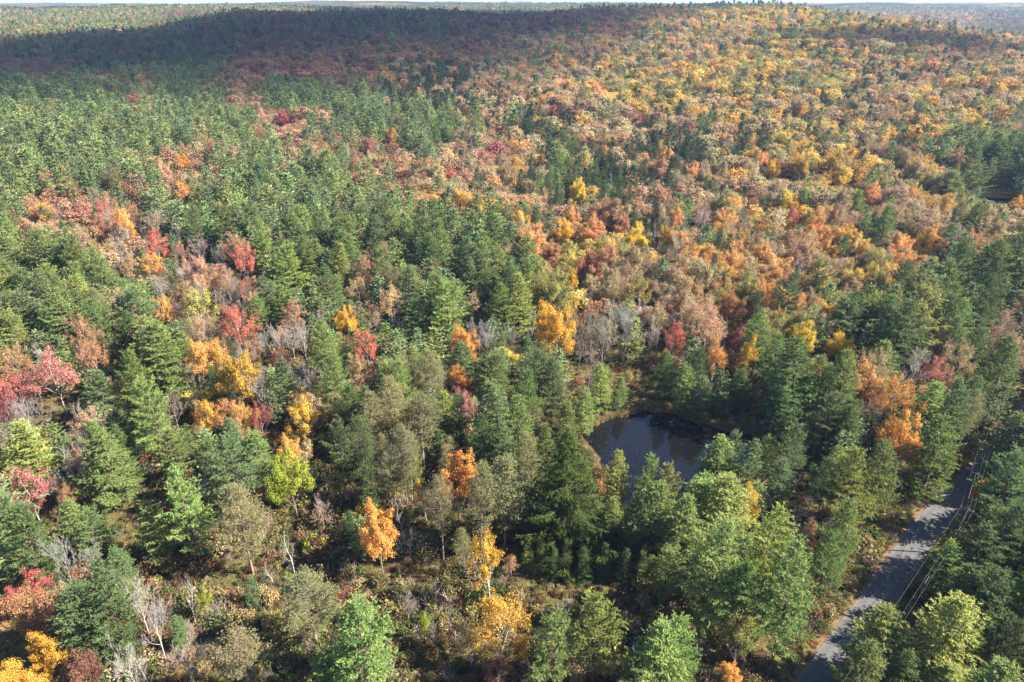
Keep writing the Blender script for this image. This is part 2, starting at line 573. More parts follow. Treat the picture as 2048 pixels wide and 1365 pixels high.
for i in range(4):      # half bare: few leaves, twigs show
    VAR['T'].append(finish("thin%d" % i, leafy_geo(600 + i, h=16, per=10, leaf=0.15, spread=0.42, twigs=True, ang=((46, 44, 48, 50), (54, 48, 48, 50), (42, 42, 50, 50), (50, 40, 45, 50))[i]), MAT['leaves']))
for i in range(5):      # bare
    VAR['B'].append(finish("bare%d" % i, bare_geo(700 + i, h=15, fat=(1, 1.1, 0.8, 1, 0.9)[i], nch=(7, 5, 4, 4, 3), ang=((40, 38, 40, 40, 40), (50, 42, 42, 40, 40), (30, 30, 36, 40, 40), (46, 50, 45, 40, 40), (36, 40, 40, 40, 40))[i],
                           ratio=(0.74, 0.6, 0.55, 0.55, 0.6)), MAT['bark']))
for i in range(2):      # dead snag: a few broken limbs
    VAR['D'].append(finish("snag%d" % i, bare_geo(800 + i, h=13, fat=1.15, nch=(11, 4, 3), ang=(62, 50, 50), ratio=(0.3, 0.6, 0.6), trunk=0.9, wig=0.17, first=0.25), MAT['bark']))
for i in range(3):      # narrow thin-crowned birch or aspen
    VAR['K'].append(finish("birch%d" % i, leafy_geo(900 + i, h=16, per=14, leaf=0.155, spread=0.45, twigs=True, nch=(8, 4, 4, 3), trunk=0.72, ang=(32, 40, 46, 50), ratio=(0.5, 0.6, 0.55, 0.5)), MAT['leaves']))
for i in range(3):
    VAR['U'].append(finish("shrub%d" % i, bush_geo(950 + i, r=2.2, n=1300, leaf=0.15, stalks=40), MAT['leaves']))

COLS = {   # base colours
    'pine': (0.136, 0.170, 0.055), 'pineblue': (0.118, 0.160, 0.066), 'pinedark': (0.090, 0.120, 0.046), 'pineyel': (0.195, 0.218, 0.064), 'pinebright': (0.170, 0.220, 0.070),
    'olive': (0.170, 0.160, 0.075), 'hem': (0.040, 0.066, 0.030), 'spruce': (0.052, 0.076, 0.020),
    'gold': (0.38, 0.225, 0.038), 'yellow': (0.42, 0.30, 0.045), 'yolive': (0.215, 0.190, 0.058), 'ygreen': (0.18, 0.20, 0.03), 'orange': (0.41, 0.215, 0.058),
    'rust': (0.25, 0.135, 0.066), 'salmon': (0.32, 0.185, 0.105), 'red': (0.35, 0.112, 0.075), 'crimson': (0.245, 0.072, 0.066), 'pink': (0.30, 0.125, 0.105),
    'tan': (0.275, 0.205, 0.098), 'maroon': (0.155, 0.072, 0.050), 'brown': (0.17, 0.098, 0.05), 'bare': (0.36, 0.33, 0.285), 'barepink': (0.32, 0.255, 0.22), 'white': (0.33, 0.31, 0.28), 'grey': (0.28, 0.26, 0.23),
}
WORDS = {'pine': 'green', 'pineblue': 'blue-green', 'pinedark': 'dark green', 'pineyel': 'yellowish green', 'pinebright': 'bright green', 'olive': 'olive', 'hem': 'blackish green',
         'spruce': 'deep green', 'gold': 'golden', 'yellow': 'yellow', 'yolive': 'olive-yellow', 'ygreen': 'yellow-green', 'orange': 'orange', 'rust': 'rust-coloured', 'salmon': 'salmon',
         'red': 'red', 'crimson': 'crimson', 'pink': 'pinkish', 'tan': 'tan', 'maroon': 'maroon', 'brown': 'brown', 'bare': 'grey', 'barepink': 'pinkish grey', 'white': 'whitish', 'grey': 'dull grey'}
KIND_NAME = {'P': ('pine_tree', 'pine'), 'L': ('red_pine_tree', 'pine'), 'H': ('hemlock_tree', 'hemlock'), 'S': ('spruce_tree', 'spruce'), 'M': ('maple_tree', 'maple'),
             'T': ('thinning_maple_tree', 'maple'), 'B': ('bare_tree', 'bare tree'), 'D': ('dead_tree', 'dead tree'), 'K': ('birch_tree', 'birch'), 'U': ('shrub', 'shrub')}
KIND_WORD = {'P': 'pine', 'L': 'open-crowned pine', 'H': 'hemlock', 'S': 'spruce', 'M': 'leafy maple', 'T': 'half-bare maple', 'B': 'leafless tree', 'D': 'dead snag', 'K': 'slender birch', 'U': 'shrub'}

# ------------------------------------------------------------------ the trees one can pick out: kind, x and top row in the photo, height (m), crown width (photo px), colour, label
HAND = """
P 181 865 20 113 pine|green pine right of the forked whitish birch-like tree near the left edge
P 351 939 24 108 pinebright|full bright green pine standing beside the brown gully at lower left
P 457 868 22 120 pineblue|broad blue-green pine behind the small salmon maple at lower left
L 468 978 21 110 olive|fuzzy olive pine directly below the salmon sapling at lower left
M 574 918 16 95 ygreen|round yellow-green maple left of the dark hollow in the lower left half
K 597 806 16 70 gold|golden cone-shaped birch standing alone against dark pines left of centre
K 506 955 11 42 salmon|small salmon-orange maple sapling leaning in front of a blue-green pine
B 400 936 14 42 white|thin pale leafless tree just right of the bright pine beside the gully
B 638 999 9 52 barepink|low spreading pinkish grey leafless tree right of the round yellow-green maple
D 574 1068 11 52 white|white dead tree with spreading limbs beside the tiny dark pool
D 540 1130 6 40 white|short white dead tree just left of the tiny dark pool
T 38 936 16 100 pink|pinkish red maple with pale limbs at the left edge, lower half
B 128 893 16 60 white|forked whitish birch-like bare tree near the left edge above the red maple
P 18 1010 22 100 pinedark|dark green pine cut by the left edge below the pinkish maple
B 109 1070 15 62 white|gnarled white bare oak at lower left with twisting limbs
P 165 1022 14 70 pineblue|young blue-green pine behind the gnarled white bare oak
P 128 998 12 55 pine
P 20 846 19 88 pineyel|yellowish green pine cut by the left edge below the white leafless tree
P 240 900 12 50 pine
P 70 1075 12 60 pineblue
P 330 860 16 80 pine
M 49 1144 10 78 crimson|crimson maple at lower left edge above the rusty oak
M 45 1188 14 108 rust|rust-brown oak at the lower left edge below the crimson maple
M 87 1268 13 92 gold|golden maple at the bottom left, upper of two
M 30 1320 12 90 gold|golden maple in the bottom left corner, lower of two
M 146 1305 12 84 maroon|reddish brown maple at the bottom left, right of the golden pair
P 186 1125 24 110 pinedark|large dark green pine at lower left between rusty oak and grey birches
P 138 1160 20 100 pinedark|dark green pine crowding the left flank of a larger one, lower left
P 222 1093 12 62 pineblue|small blue-green pine peeking behind the large dark pine at lower left
B 260 1152 17 36 bare|slim grey leafless birch, left of a pair below the lower left clearing
B 287 1185 16 40 bare|slim grey leafless birch, right of a pair below the lower left clearing
D 362 1146 13 34 white|twisted white dead snag in the lower left clearing
K 400 1172 9 34 ygreen|yellow-green sapling right of the twisted white snag
P 347 1228 9 40 pineblue|small blue-green pine below the twisted white snag
P 498 1152 8 34 pineblue|small dark blue-green pine alone in the brush below the olive pine
B 352 1258 14 90 barepink|vase-shaped pinkish grey leafless tree at the bottom left
B 240 1282 15 110 bare|broad grey leafless tree at the bottom left beside golden maples
D 270 1290 12 50 white
L 607 1136 18 120 olive|wide olive pine in the brushy clearing below the white dead tree
L 468 1258 16 112 olive|olive pine at the bottom edge right of the vase-shaped bare tree
U 543 1226 4 44 yolive|rounded olive shrub between two olive pines near the bottom
P 690 1212 24 168 pinebright|big bright green pine at the bottom edge left of centre
P 640 1300 14 90 pine
L 855 700 21 66 olive|olive pine, hindmost of the olive group left of the pond
L 775 756 22 78 olive|olive pine, leftmost of the group left of the pond
L 838 792 22 80 olive|olive pine in the middle of the group left of the pond
L 742 790 20 66 olive
L 800 850 22 76 olive
L 716 830 20 60 pinedark
P 690 770 21 84 pinedark
P 672 850 20 80 pinedark
P 650 640 24 72 pinebright|tall slim bright green pine left of the orange-red maple, middle of the picture
P 660 700 22 76 pine
L 772 905 16 60 olive
P 730 930 15 50 pinedark
M 752 1020 17 92 orange|bright orange maple standing alone in the brushy clearing
D 800 1015 9 40 bare
B 815 1052 9 60 bare|grey bare tree tucked against the right side of the lone orange maple
L 876 936 23 74 olive|olive pine on a bare pole trunk right of the lone orange maple
L 956 928 24 76 olive|tall olive pine, middle of three on bare trunks
L 1008 916 23 96 olive|olive pine nearest the big spruce, right of three on bare trunks
M 912 910 19 66 orange|orange-gold maple glowing between two olive pines on bare trunks
K 846 952 12 36 gold|small gold sapling left of the three olive pines
K 816 905 14 40 ygreen|yellow-green sapling hidden in the edge of the olive pines
K 978 1060 19 72 gold|tall thin golden birch with white limbs below the olive pines
D 950 1100 9 50 white
T 1002 1196 16 170 gold|wide half-bare golden maple at the bottom centre
T 993 1322 9 66 maroon|dull red-brown maple at the bottom centre edge
T 940 1250 10 90 tan|thin tan maple at the bottom left of the wide golden one
S 1144 858 29 205 spruce|huge drooping spruce left of the pond
S 1061 1074 8 34 pineyel|sunlit small spruce at the foot of the huge spruce, left of a pair
S 1088 1074 8 36 pineyel|small spruce at the foot of the huge spruce, right of a pair
S 1133 1082 9 36 pinedark
S 1170 1090 9 38 pinedark
S 1210 1086 9 38 pinedark
S 1250 1092 9 38 pinedark
S 1112 1095 8 32 pinedark
S 1290 1100 9 40 pinedark
P 1239 904 18 66 pineyel|yellowish green pine between the huge spruce and the water
P 1230 1000 11 54 pine
P 1306 912 18 60 pinebright|pointed bright green pine on the near shore, left of a pair
P 1345 928 17 62 pineyel|yellow-tinged pine on the near shore beside a pointed brighter one
P 1316 965 20 110 pine
P 1380 990 20 84 pine
P 1278 990 16 60 pineblue
P 1197 1193 21 130 pineyel|spreading yellowish green pine at the bottom, right of the golden maple
P 1114 1216 20 116 pine|dark-sided pine at the bottom between the golden maple and a yellowish pine
P 1316 1242 19 116 pinebright|pale bright pine at the bottom edge right of centre
P 1276 1296 14 96 pineblue
K 846 1224 8 40 ygreen|vivid yellow-green bush at the bottom beside a fallen log
U 722 999 4 24 yellow|tiny bright yellow shrub in the dark hollow above the lone orange maple
P 1442 868 17 80 pinebright|dense bright pine on the near shore with its tip against the water
P 1480 866 15 48 pineblue|slim blue-green pine, second from the left along the right near shore
P 1505 880 17 62 pineblue|blue-green pine right of a slimmer one on the near shore
P 1544 872 14 48 pinebright|small bright pine between two blue-green pines by the pond's right end
P 1601 853 18 58 pineblue|tall blue-green pine at the right end of the pond
P 1572 912 14 56 pineblue
P 1454 950 21 136 pineyel|broad yellow-tipped pine below the pond
K 1512 958 16 50 yellow|yellow-leaved tree pressed between pines below the pond
P 1400 960 18 90 pinebright
P 1439 1034 27 150 pinebright|massive bright green pine in the lower right, left of three
P 1559 1006 26 120 pineyel|massive yellowish green pine in the lower right, middle of three
P 1602 1086 26 140 pinebright|massive bright green pine overhanging the road, right of three
P 1669 1066 17 74 pine|narrow green pine between the massive pines and the road
P 1500 1120 22 120 pine
P 1725 906 21 110 pineyel|plump yellowish pine on the left roadside
P 1778 874 22 80 pine|layered green pine left of the road below the orange maple
P 1699 998 18 74 pinebright|bright pine on the left roadside in front of the plump yellowish pine
M 1825 832 18 100 orange|orange maple overhanging the left roadside
P 1896 836 21 92 pine|layered pine beside the road right of the orange maple
P 1936 756 22 62 pineblue|columnar blue-green pine above the road near the right edge
D 1648 822 14 26 white|grey dead snag standing behind the right end of the pond
D 1631 956 10 40 white|small white dead snag between the plump roadside pine and the massive pines
B 1596 1000 9 60 barepink
P 1793 1216 17 128 pineyel|yellow-topped pine at lower right growing over the road edge
P 1929 1192 21 136 pineyel|large yellow-green pine at the lower right corner
P 1740 1284 15 100 pine|pine at the bottom edge covering the road's near end
P 1827 1304 13 72 pineblue|pale blue-green pine at the bottom between two larger ones
P 1905 1330 12 110 pineyel
T 2032 1320 10 50 salmon|small salmon maple in the bottom right corner
P 1371 1240 18 88 pinebright|pale pine at the bottom left of the massive group
K 1491 1222 15 76 yolive|olive-yellow tapering tree under the massive pines at the bottom
M 1461 1334 5 48 orange|small orange maple at the bottom edge below the massive pines
U 2012 906 7 60 orange|orange bush hanging over the right roadside, upper of two
U 1982 964 6 52 orange|orange bush hanging over the right roadside, lower of two
P 2040 826 20 100 pineblue
P 2046 900 22 120 pineblue
P 1990 1050 17 100 pinedark
P 2030 1010 20 110 pinedark
P 1950 1130 14 90 pinedark
P 2010 1140 19 110 pinedark
P 2045 1230 18 90 pinedark
P 1965 1220 12 80 pinedark
P 1813 600 26 112 pinedark|tall dark pine, left of the twin pines right of centre
P 1861 570 27 100 pineyel|tall yellowish pine, right of the twin pines right of centre
P 1993 552 27 76 pinedark|tall dark pine by the right edge behind the twin pines
P 2003 506 25 58 pinedark
P 2028 668 24 80 pine|layered green pine at the right edge above the far utility pole
P 1612 678 27 124 pinedark|huge dark pine at the pond's far right shore
P 1700 700 25 84 pine|tall green pine right of the huge dark pine on the far shore
P 1568 780 16 70 pinedark
P 1665 790 18 80 pinedark
P 1370 732 15 58 pinebright|bright bushy pine on the far shore, left of a pair
P 1405 748 14 60 pineblue|blue-green bushy pine on the far shore, right of a pair
P 1392 694 18 70 pinedark|dark pine standing behind the bushy pair on the far shore
P 1487 734 14 56 pinedark|dark pine on the far shore between the bushy pair and the huge pine
P 1447 784 8 46 pineblue|low blue-green pine at the water's edge on the far shore
P 1340 700 16 50 pinedark
P 1207 724 16 52 pineyel|neat yellowish pine left of the cattails on the far shore
P 1246 754 10 30 pinebright|small bright pine right of the neat yellowish one
P 1238 782 7 26 pinebright
P 1174 776 14 52 pinebright|pale feathery pine on the pond's left bank
P 1108 718 18 60 pinedark|dark pine left of the neat yellowish pine
P 1080 700 19 62 pineblue
P 1136 800 15 52 pine
P 1098 846 20 66 pine
P 1040 800 22 80 pine
P 990 760 22 88 pineblue|blue-green pine right of the bright orange round maple
P 1060 740 18 56 pine
P 950 830 20 60 pinedark
P 1010 850 19 70 pineblue
L 1062 870 20 64 olive
P 905 790 18 56 pinedark
B 1850 690 18 62 bare|grey leafless tree with a rosy right half above the orange roadside maple
T 1882 712 15 34 pink
T 1806 752 18 106 orange|half-bare orange maple above the road
T 1934 680 17 50 tan|tan thinning maple near the right edge above the columnar pine
T 1421 602 21 100 salmon|large salmon-red maple behind the pond
M 1469 584 17 60 rust|rust-coloured maple behind the large salmon one
T 1483 652 15 36 crimson|small crimson maple right of the large salmon one behind the pond
K 1436 676 18 40 orange
K 1498 668 17 32 gold
T 1345 640 17 50 red|red half-bare maple left of the large salmon maple
M 1612 650 15 56 yellow|yellow maple behind the huge dark shore pine
M 1689 664 14 56 yellow|yellow maple peeping behind the tall green shore pine
P 895 562 24 96 pinebright|big rounded bright green pine near the picture's centre
P 996 566 22 74 pine|dense green pine right of the rounded one near the centre
P 1040 545 24 60 pineyel|yellowish pine beside the olive-gold oak at the centre
P 970 520 22 56 pine
P 820 600 18 60 pinedark|dark pine left of the rounded bright pine at the centre
M 1122 600 24 92 gold|tall golden maple at the centre, green at its foot
M 1108 552 20 76 yolive|olive-yellow oak behind the tall golden maple
M 1136 535 14 44 gold
T 734 658 16 56 red|orange-red maple left of the picture's centre
T 712 705 13 44 tan|peach-tan thin maple at the foot of the orange-red maple
M 928 656 15 66 orange|orange maple behind the blue-green pine near the centre
M 914 733 12 60 orange|round bright orange maple left of the pond
P 921 684 15 60 pineblue|blue-green pine standing between two orange maples near the centre
T 775 567 17 82 tan|round tan maple left of the rounded bright pine
T 715 556 14 56 tan
M 690 612 14 50 gold
B 972 637 16 50 bare|grey leafless tree right of the orange maple near the centre
B 1016 643 15 44 bare|grey leafless tree, second right of the orange maple near the centre
D 1064 606 17 40 bare|pale dead tree left of the tall golden maple
B 1210 630 18 52 white|white-limbed bare tree right of the tall golden maple
B 1180 690 14 50 barepink
K 1290 540 20 66 yolive
T 1235 545 18 44 tan
T 465 612 19 86 red|bright red domed maple in the left half
M 469 702 22 92 gold|tall golden maple below the bright red domed one
T 92 706 19 108 pink|pinkish crimson maple near the left edge
B 37 779 16 86 white|white leafless tree at the left edge below the pinkish crimson maple
T 308 457 19 58 red|red thinning maple among grey trees, upper left
T 480 489 18 46 red|slender red maple right of the grey trees, upper left
T 176 682 16 74 rust|rusty thinning maple right of the pinkish crimson one
P 187 740 18 72 pineblue|blue-green pine below the rusty thinning maple
K 232 745 14 40 yolive
T 15 690 16 60 rust|rusty maple at the left edge beside the pinkish crimson one
P 102 578 24 90 pine
P 308 640 25 96 pine
P 262 700 22 80 pine
P 300 760 24 96 pinebright
T 326 590 15 42 orange|small orange maple left of the olive-yellow willow-like tree
K 388 575 18 72 yolive|olive-yellow vase-shaped tree among grey trunks in the left half
B 304 420 17 56 barepink
B 388 472 17 58 barepink
B 447 534 18 54 barepink
B 315 552 15 50 white
B 601 640 17 50 bare|grey leafless tree between dark pines left of centre
B 553 650 15 40 bare
T 557 688 11 38 maroon|small maroon maple in the dark gap right of the tall golden one
T 403 805 12 64 gold|golden-orange maple right of layered green pines, left half
T 513 808 12 44 crimson|crimson thinning maple left of the golden cone-shaped birch
P 509 590 17 52 pinebright|bright green young pine right of the bright red domed maple
P 568 487 24 80 pineyel
P 420 872 18 70 pine
P 560 720 19 62 pinedark
B 375 720 14 44 barepink
B 390 790 10 46 bare
B 520 745 16 40 white
T 300 506 14 46 orange|peach-orange maple below the red thinning maple, upper left
T 250 508 14 44 tan
T 78 398 16 54 orange|orange maple near the left edge, a third of the way down
T 160 400 17 52 pink|pinkish maple among grey trees in the upper left
T 198 400 17 36 red
M 195 430 15 44 salmon|salmon maple below the pinkish one in the upper left
K 240 415 19 46 orange
T 360 362 15 32 orange
M 365 308 14 36 orange|orange maple among the upper left pines
P 1118 282 24 48 pinebright|tall bright pine pair leader above the centre, left
P 1132 262 24 40 pine|tall green pine just behind the bright one above the centre
M 1158 358 18 30 yellow|narrow yellow maple at the right foot of the tall bright pine
H 1178 340 19 34 hem|blackish hemlock right of the narrow yellow maple
H 1042 348 17 38 hem|broad blackish hemlock left of the tall bright pine
H 1320 402 19 48 hem|broad blackish hemlock standing in the orange wood right of centre
M 1130 436 17 54 gold|golden maple behind the dark-edged pines at the centre
M 1282 444 18 50 yellow|vivid yellow maple in the orange wood right of centre
M 1240 426 15 42 salmon|red-orange maple behind the vivid yellow one
T 1165 510 15 30 pink
M 1105 480 16 50 rust
M 1604 206 16 26 orange|brightest orange maple on the right-hand hill
P 1625 312 18 46 pinedark
M 1690 338 14 44 yellow|yellow maple right of a dark pine on the right-hand slope
M 1550 320 16 34 yellow|yellow maple left of a dark pine on the right-hand slope
P 1905 340 20 70 pine
P 1960 330 20 60 pine
P 1890 292 20 40 pine
P 1960 292 22 46 pine
P 2000 264 24 46 pine
P 1950 280 20 40 pinedark
P 2030 268 22 44 pinedark
P 1960 402 19 44 pine|single green pine in orange woods near the right edge
M 2042 392 11 34 gold
M 1570 380 16 48 yellow
T 1592 412 16 42 red|red maple in the right-hand orange wood beside a white-trunked tree
D 1560 440 16 24 white
P 1735 425 18 36 pinebright
P 1610 375 17 36 pinebright
P 1725 380 16 38 pine
T 1405 418 13 40 barepink
P 1695 470 17 40 pineblue
M 1860 470 15 46 yellow
M 2000 440 15 50 tan
M 1275 225 16 20 crimson
M 1105 210 15 16 crimson
M 565 220 17 36 crimson|crimson maple among pines in the upper middle
M 778 255 17 26 orange|orange maple between pines in the upper middle
M 735 275 17 34 pink
P 895 250 16 26 pinebright
P 870 255 16 26 pine
"""

# water and road as they lie on the ground (photo pixels on level ground -> metres)
def gpt(px, py):
    d = ray(px, py)
    t = CAMH / -d[2]
    return np.array([d[0] * t, d[1] * t])


POND_PX = [(1166, 872), (1180, 858), (1202, 846), (1236, 834), (1272, 827), (1312, 824), (1347, 828), (1382, 839), (1420, 853), (1462, 866), (1512, 874), (1548, 882),
           (1552, 900), (1520, 925), (1470, 955), (1410, 985), (1345, 1005), (1288, 1022), (1252, 1016), (1232, 985), (1210, 940), (1182, 900)]
POND = np.array([gpt(*p) for p in POND_PX])
VIS_POND = np.array([(1190, 862), (1240, 840), (1320, 832), (1380, 848), (1440, 866), (1500, 880), (1440, 890), (1400, 930), (1380, 940), (1330, 940), (1290, 930), (1262, 985), (1240, 905), (1200, 900)], float)
ROAD_L = [(1560, 1420), (1604, 1341), (1639, 1297), (1668, 1257), (1707, 1212), (1744, 1159), (1786, 1100), (1833, 1036), (1888, 983), (1934, 938), (1972, 903), (1995, 877), (2018, 846), (2050, 806)]
VIS_FAR = np.array([(1962, 372), (1985, 356), (2048, 352), (2048, 372), (2020, 400), (1985, 398)], float)
VIS_ROAD = np.array([(1640, 1300), (1707, 1212), (1786, 1100), (1888, 983), (1968, 907), (1996, 884), (1998, 895), (1949, 988), (1909, 1036), (1864, 1100), (1788, 1218), (1745, 1245), (1725, 1290), (1660, 1330)], float)
POOL_PX = [(586, 1128), (1262, 1290)]


def in_poly(pt, poly):
    x, y = pt
    c = False
    j = len(poly) - 1
    for i in range(len(poly)):
        xi, yi = poly[i]
        xj, yj = poly[j]
        if (yi > y) != (yj > y) and x < (xj - xi) * (y - yi) / (yj - yi + 1e-12) + xi:
            c = not c
        j = i
    return c


def in_poly_v(P, poly):
    x, y = P[:, 0], P[:, 1]
    c = np.zeros(len(P), bool)
    j = len(poly) - 1
    for i in range(len(poly)):
        xi, yi = poly[i]
        xj, yj = poly[j]
        k = ((yi > y) != (yj > y)) & (x < (xj - xi) * (y - yi) / (yj - yi + 1e-12) + xi)
        c ^= k
        j = i
    return c


LEFT = np.array([gpt(*p) for p in ROAD_L])
ROAD_W = 5.4
tan_ = np.gradient(LEFT, axis=0)
tan_ = tan_ / np.linalg.norm(tan_, axis=1, keepdims=True)
nor_ = np.stack([tan_[:, 1], -tan_[:, 0]], 1)            # to the right of the direction of travel
CENTRE = LEFT + nor_ * ROAD_W / 2


def resample(P, step):
    s = np.concatenate([[0], np.cumsum(np.linalg.norm(np.diff(P, axis=0), axis=1))])
    u = np.arange(0, s[-1], step)
    Q = np.stack([np.interp(u, s, P[:, 0]), np.interp(u, s, P[:, 1])], 1)
    for _ in range(6):
        Q[1:-1] = (Q[:-2] + 2 * Q[1:-1] + Q[2:]) / 4
    return Q


# carry the road on past both ends of what the photo shows
CENTRE = np.concatenate([[CENTRE[0] - tan_[1] * 70], [CENTRE[0] - tan_[1] * 30], CENTRE, [CENTRE[-1] + np.array([30, 26.])], [CENTRE[-1] + np.array([75, 50.])], [CENTRE[-1] + np.array([190, 110.])]])
CENTRE = resample(CENTRE, 2.0)


def road_dist(P):
    P = np.atleast_2d(P)
    return np.min(np.linalg.norm(P[:, None, :] - CENTRE[None, ::2, :], axis=2), axis=1)


SMALL = {'P': 8.0, 'H': 6, 'M': 8, 'T': 8, 'B': 7}
trees = []      # dict: kind x y h w col label hand
for ln in HAND.strip().splitlines():
    a, _, lab = ln.partition('|')
    k, px, py, h, w, c = a.split()
    px, py, h, w = float(px), float(py), float(h), float(w)
    x, y = on_ground(px, py, h)
    ax = project(x, y, ground(x, y) + h * 0.6)[2]
    trees.append(dict(k=k, x=x, y=y, h=h, w=w / FPX * ax, col=c, label=lab.strip(), hand=True))
NH = len(trees)

# ------------------------------------------------------------------ what grows where, read off the photograph (64 px columns)
ZROWS = {   # picture row -> what grows up to which picture column
    -80: "F 2048",
    25: "F 320, G 512, M 640, G 900, M 1290, O 1410, Y 1800, O 1980, G 2048",
    75: "G 450, M 1030, O 1290, Y 1670, O 1800, M 1980, O 2048",
    125: "R 128, G 320, P 448, M 768, h 830, H 950, O 1216, Y 1730, h 1792, O 1920, Y 1984, O 2048",
    175: "P 256, R 320, P 384, p 448, R 512, P 770, H 1010, O 1216, Y 1664, h 1728, O 1800, Y 1920, h 1984, Y 2048",
    225: "P 512, R 640, P 896, p 960, R 1020, H 1150, h 1216, O 1280, h 1400, Y 1728, h 1792, Y 1984, B 2048",
    275: "P 330, p 384, R 448, B 512, p 576, R 700, p 770, R 832, P 896, R 1000, B 1060, H 1150, h 1290, H 1540, Y 1728, h 1880, P 2048",
    325: "P 256, p 320, R 384, p 448, P 704, R 832, O 900, R 960, O 1024, H 1088, P 1160, H 1400, h 1536, O 1600, Y 1728, O 1800, Y 1860, h 1900, P 2048",
    375: "P 64, R 192, B 256, p 320, P 768, R 832, O 1080, H 1160, Y 1216, H 1280, B 1344, O 1536, Y 1600, O 1664, p 1728, O 1800, R 1856, Y 1920, P 1984, O 2048",
    425: "P 64, R 192, B 320, P 1040, O 1090, R 1150, O 1216, Y 1290, H 1340, B 1470, O 1664, R 1728, p 1792, O 1920, P 1984, O 2048",
    475: "P 192, B 256, R 320, B 448, R 512, P 1050, O 1150, Y 1290, O 1340, B 1410, O 1536, R 1600, O 1664, Y 1728, O 1856, R 1920, O 1984, P 2048",
    525: "P 256, B 384, Y 430, B 512, P 704, B 768, P 1060, O 1100, Y 1160, O 1540, R 1600, Y 1664, O 1728, Y 1800, O 1850, P 2048",
    575: "P 330, B 448, R 512, P 704, R 768, B 830, P 1050, Y 1160, B 1216, R 1400, O 1472, Y 1536, O 1600, Y 1664, O 1728, Y 1790, P 2048",
    625: "P 384, B 448, R 512, B 640, P 890, B 1050, Y 1150, B 1290, R 1472, Y 1664, O 1728, P 1990, B 2048",
    675: "P 60, R 128, p 190, P 384, Y 448, B 640, P 704, R 768, P 1150, C 1340, P 1728, B 1920, P 2048",
    750: "B 64, p 128, P 384, Y 448, O 512, B 576, Y 640, P 1090, C 1530, P 1728, O 1792, P 2048",
    850: "p 64, B 192, P 256, C 320, P 512, Y 576, C 700, L 896, P 1088, C 1408, P 1600, C 1664, P 1856, C 1984, P 2048",
    950: "P 64, p 128, C 320, P 448, L 512, C 704, O 768, C 832, L 1024, C 1344, P 1600, C 1664, P 1728, C 1920, P 2048",
    1100: "P 64, p 128, P 256, C 1344, P 1600, C 1920, P 2048",
    1250: "O 128, C 192, B 256, C 320, B 448, C 640, P 768, C 896, O 1024, P 1152, C 1216, P 1536, C 1728, P 2048",
}
ZY = np.array(sorted(ZROWS))
ZMAP = np.empty((len(ZY), 128), dtype='<U1')          # 16 px columns
for i_, y_ in enumerate(ZY):
    x_ = 0
    for item in ZROWS[int(y_)].split(','):
        kind_, end_ = item.split()
        ZMAP[i_, x_:int(end_) // 16] = kind_
        x_ = int(end_) // 16
MIX = {
    'P': [('P', .85), ('T', .05, 'red'), ('B', .06), ('L', .04)], 'p': [('P', .48), ('T', .28, 'red'), ('B', .24)],
    'H': [('H', .68), ('M', .2, 'orange'), ('B', .12)], 'h': [('H', .3), ('M', .52, 'orange'), ('T', .08, 'red'), ('B', .1)],
    'Y': [('M', .70, 'yellow'), ('T', .08, 'orange'), ('H', .09), ('B', .07), ('P', .06)], 'O': [('M', .50, 'orange'), ('T', .22, 'orange'), ('B', .13), ('H', .08), ('P', .07)],
    'R': [('M', .36, 'red'), ('T', .36, 'red'), ('B', .22), ('P', .06)], 'B': [('B', .55), ('T', .32, 'red'), ('P', .13)],
    'M': [('M', .76, 'maroon'), ('B', .12), ('P', .08), ('H', .04)], 'G': [('P', .30), ('H', .16), ('M', .54, 'maroon')], 'F': [('M', .52, 'far'), ('P', .36), ('B', .12)],
    'L': [('L', .7), ('B', .15), ('P', .15)], 'C': [('U', .40, 'scrub'), ('B', .26), ('P', .18), ('K', .16, 'scrub')],
}
PAL = {'yellow': [('yolive', .36), ('yellow', .10), ('gold', .15), ('tan', .26), ('orange', .05), ('salmon', .08)],
       'orange': [('yolive', .17), ('gold', .12), ('orange', .11), ('tan', .32), ('rust', .15), ('salmon', .13)],
       'red': [('tan', .34), ('rust', .22), ('salmon', .28), ('pink', .05), ('red', .07), ('crimson', .04)],
       'maroon': [('maroon', .34), ('rust', .28), ('brown', .2), ('yolive', .12), ('tan', .06)],
       'scrub': [('yolive', .4), ('rust', .2), ('tan', .2), ('ygreen', .1), ('maroon', .1)],
       'far': [('rust', .28), ('tan', .26), ('yolive', .2), ('gold', .12), ('maroon', .14)],
       'P': [('pine', .42), ('pineblue', .26), ('pinedark', .14), ('pineyel', .09), ('pinebright', .09)], 'H': [('hem', .75), ('pinedark', .25)], 'L': [('olive', 1.)],
       'B': [('bare', .42), ('barepink', .38), ('white', .1), ('grey', .1)]}
HT = {'U': (2.2, 4.2), 'K': (4.5, 8), 'P': (13, 26), 'H': (11, 22), 'M': (10, 20), 'T': (12, 18), 'B': (11, 17), 'L': (15, 21)}
WT = {'U': (0.9, 1.4), 'K': (0.42, 0.6), 'P': (0.38, 0.60), 'H': (0.40, 0.58), 'M': (0.44, 0.82), 'T': (0.42, 0.68), 'B': (0.38, 0.58), 'L': (0.3, 0.42)}


def pick(rng, opts):
    u, s = rng.random() * sum(o[1] for o in opts), 0
    for o in opts:
        s += o[1]
        if u <= s:
            return o
    return opts[-1]


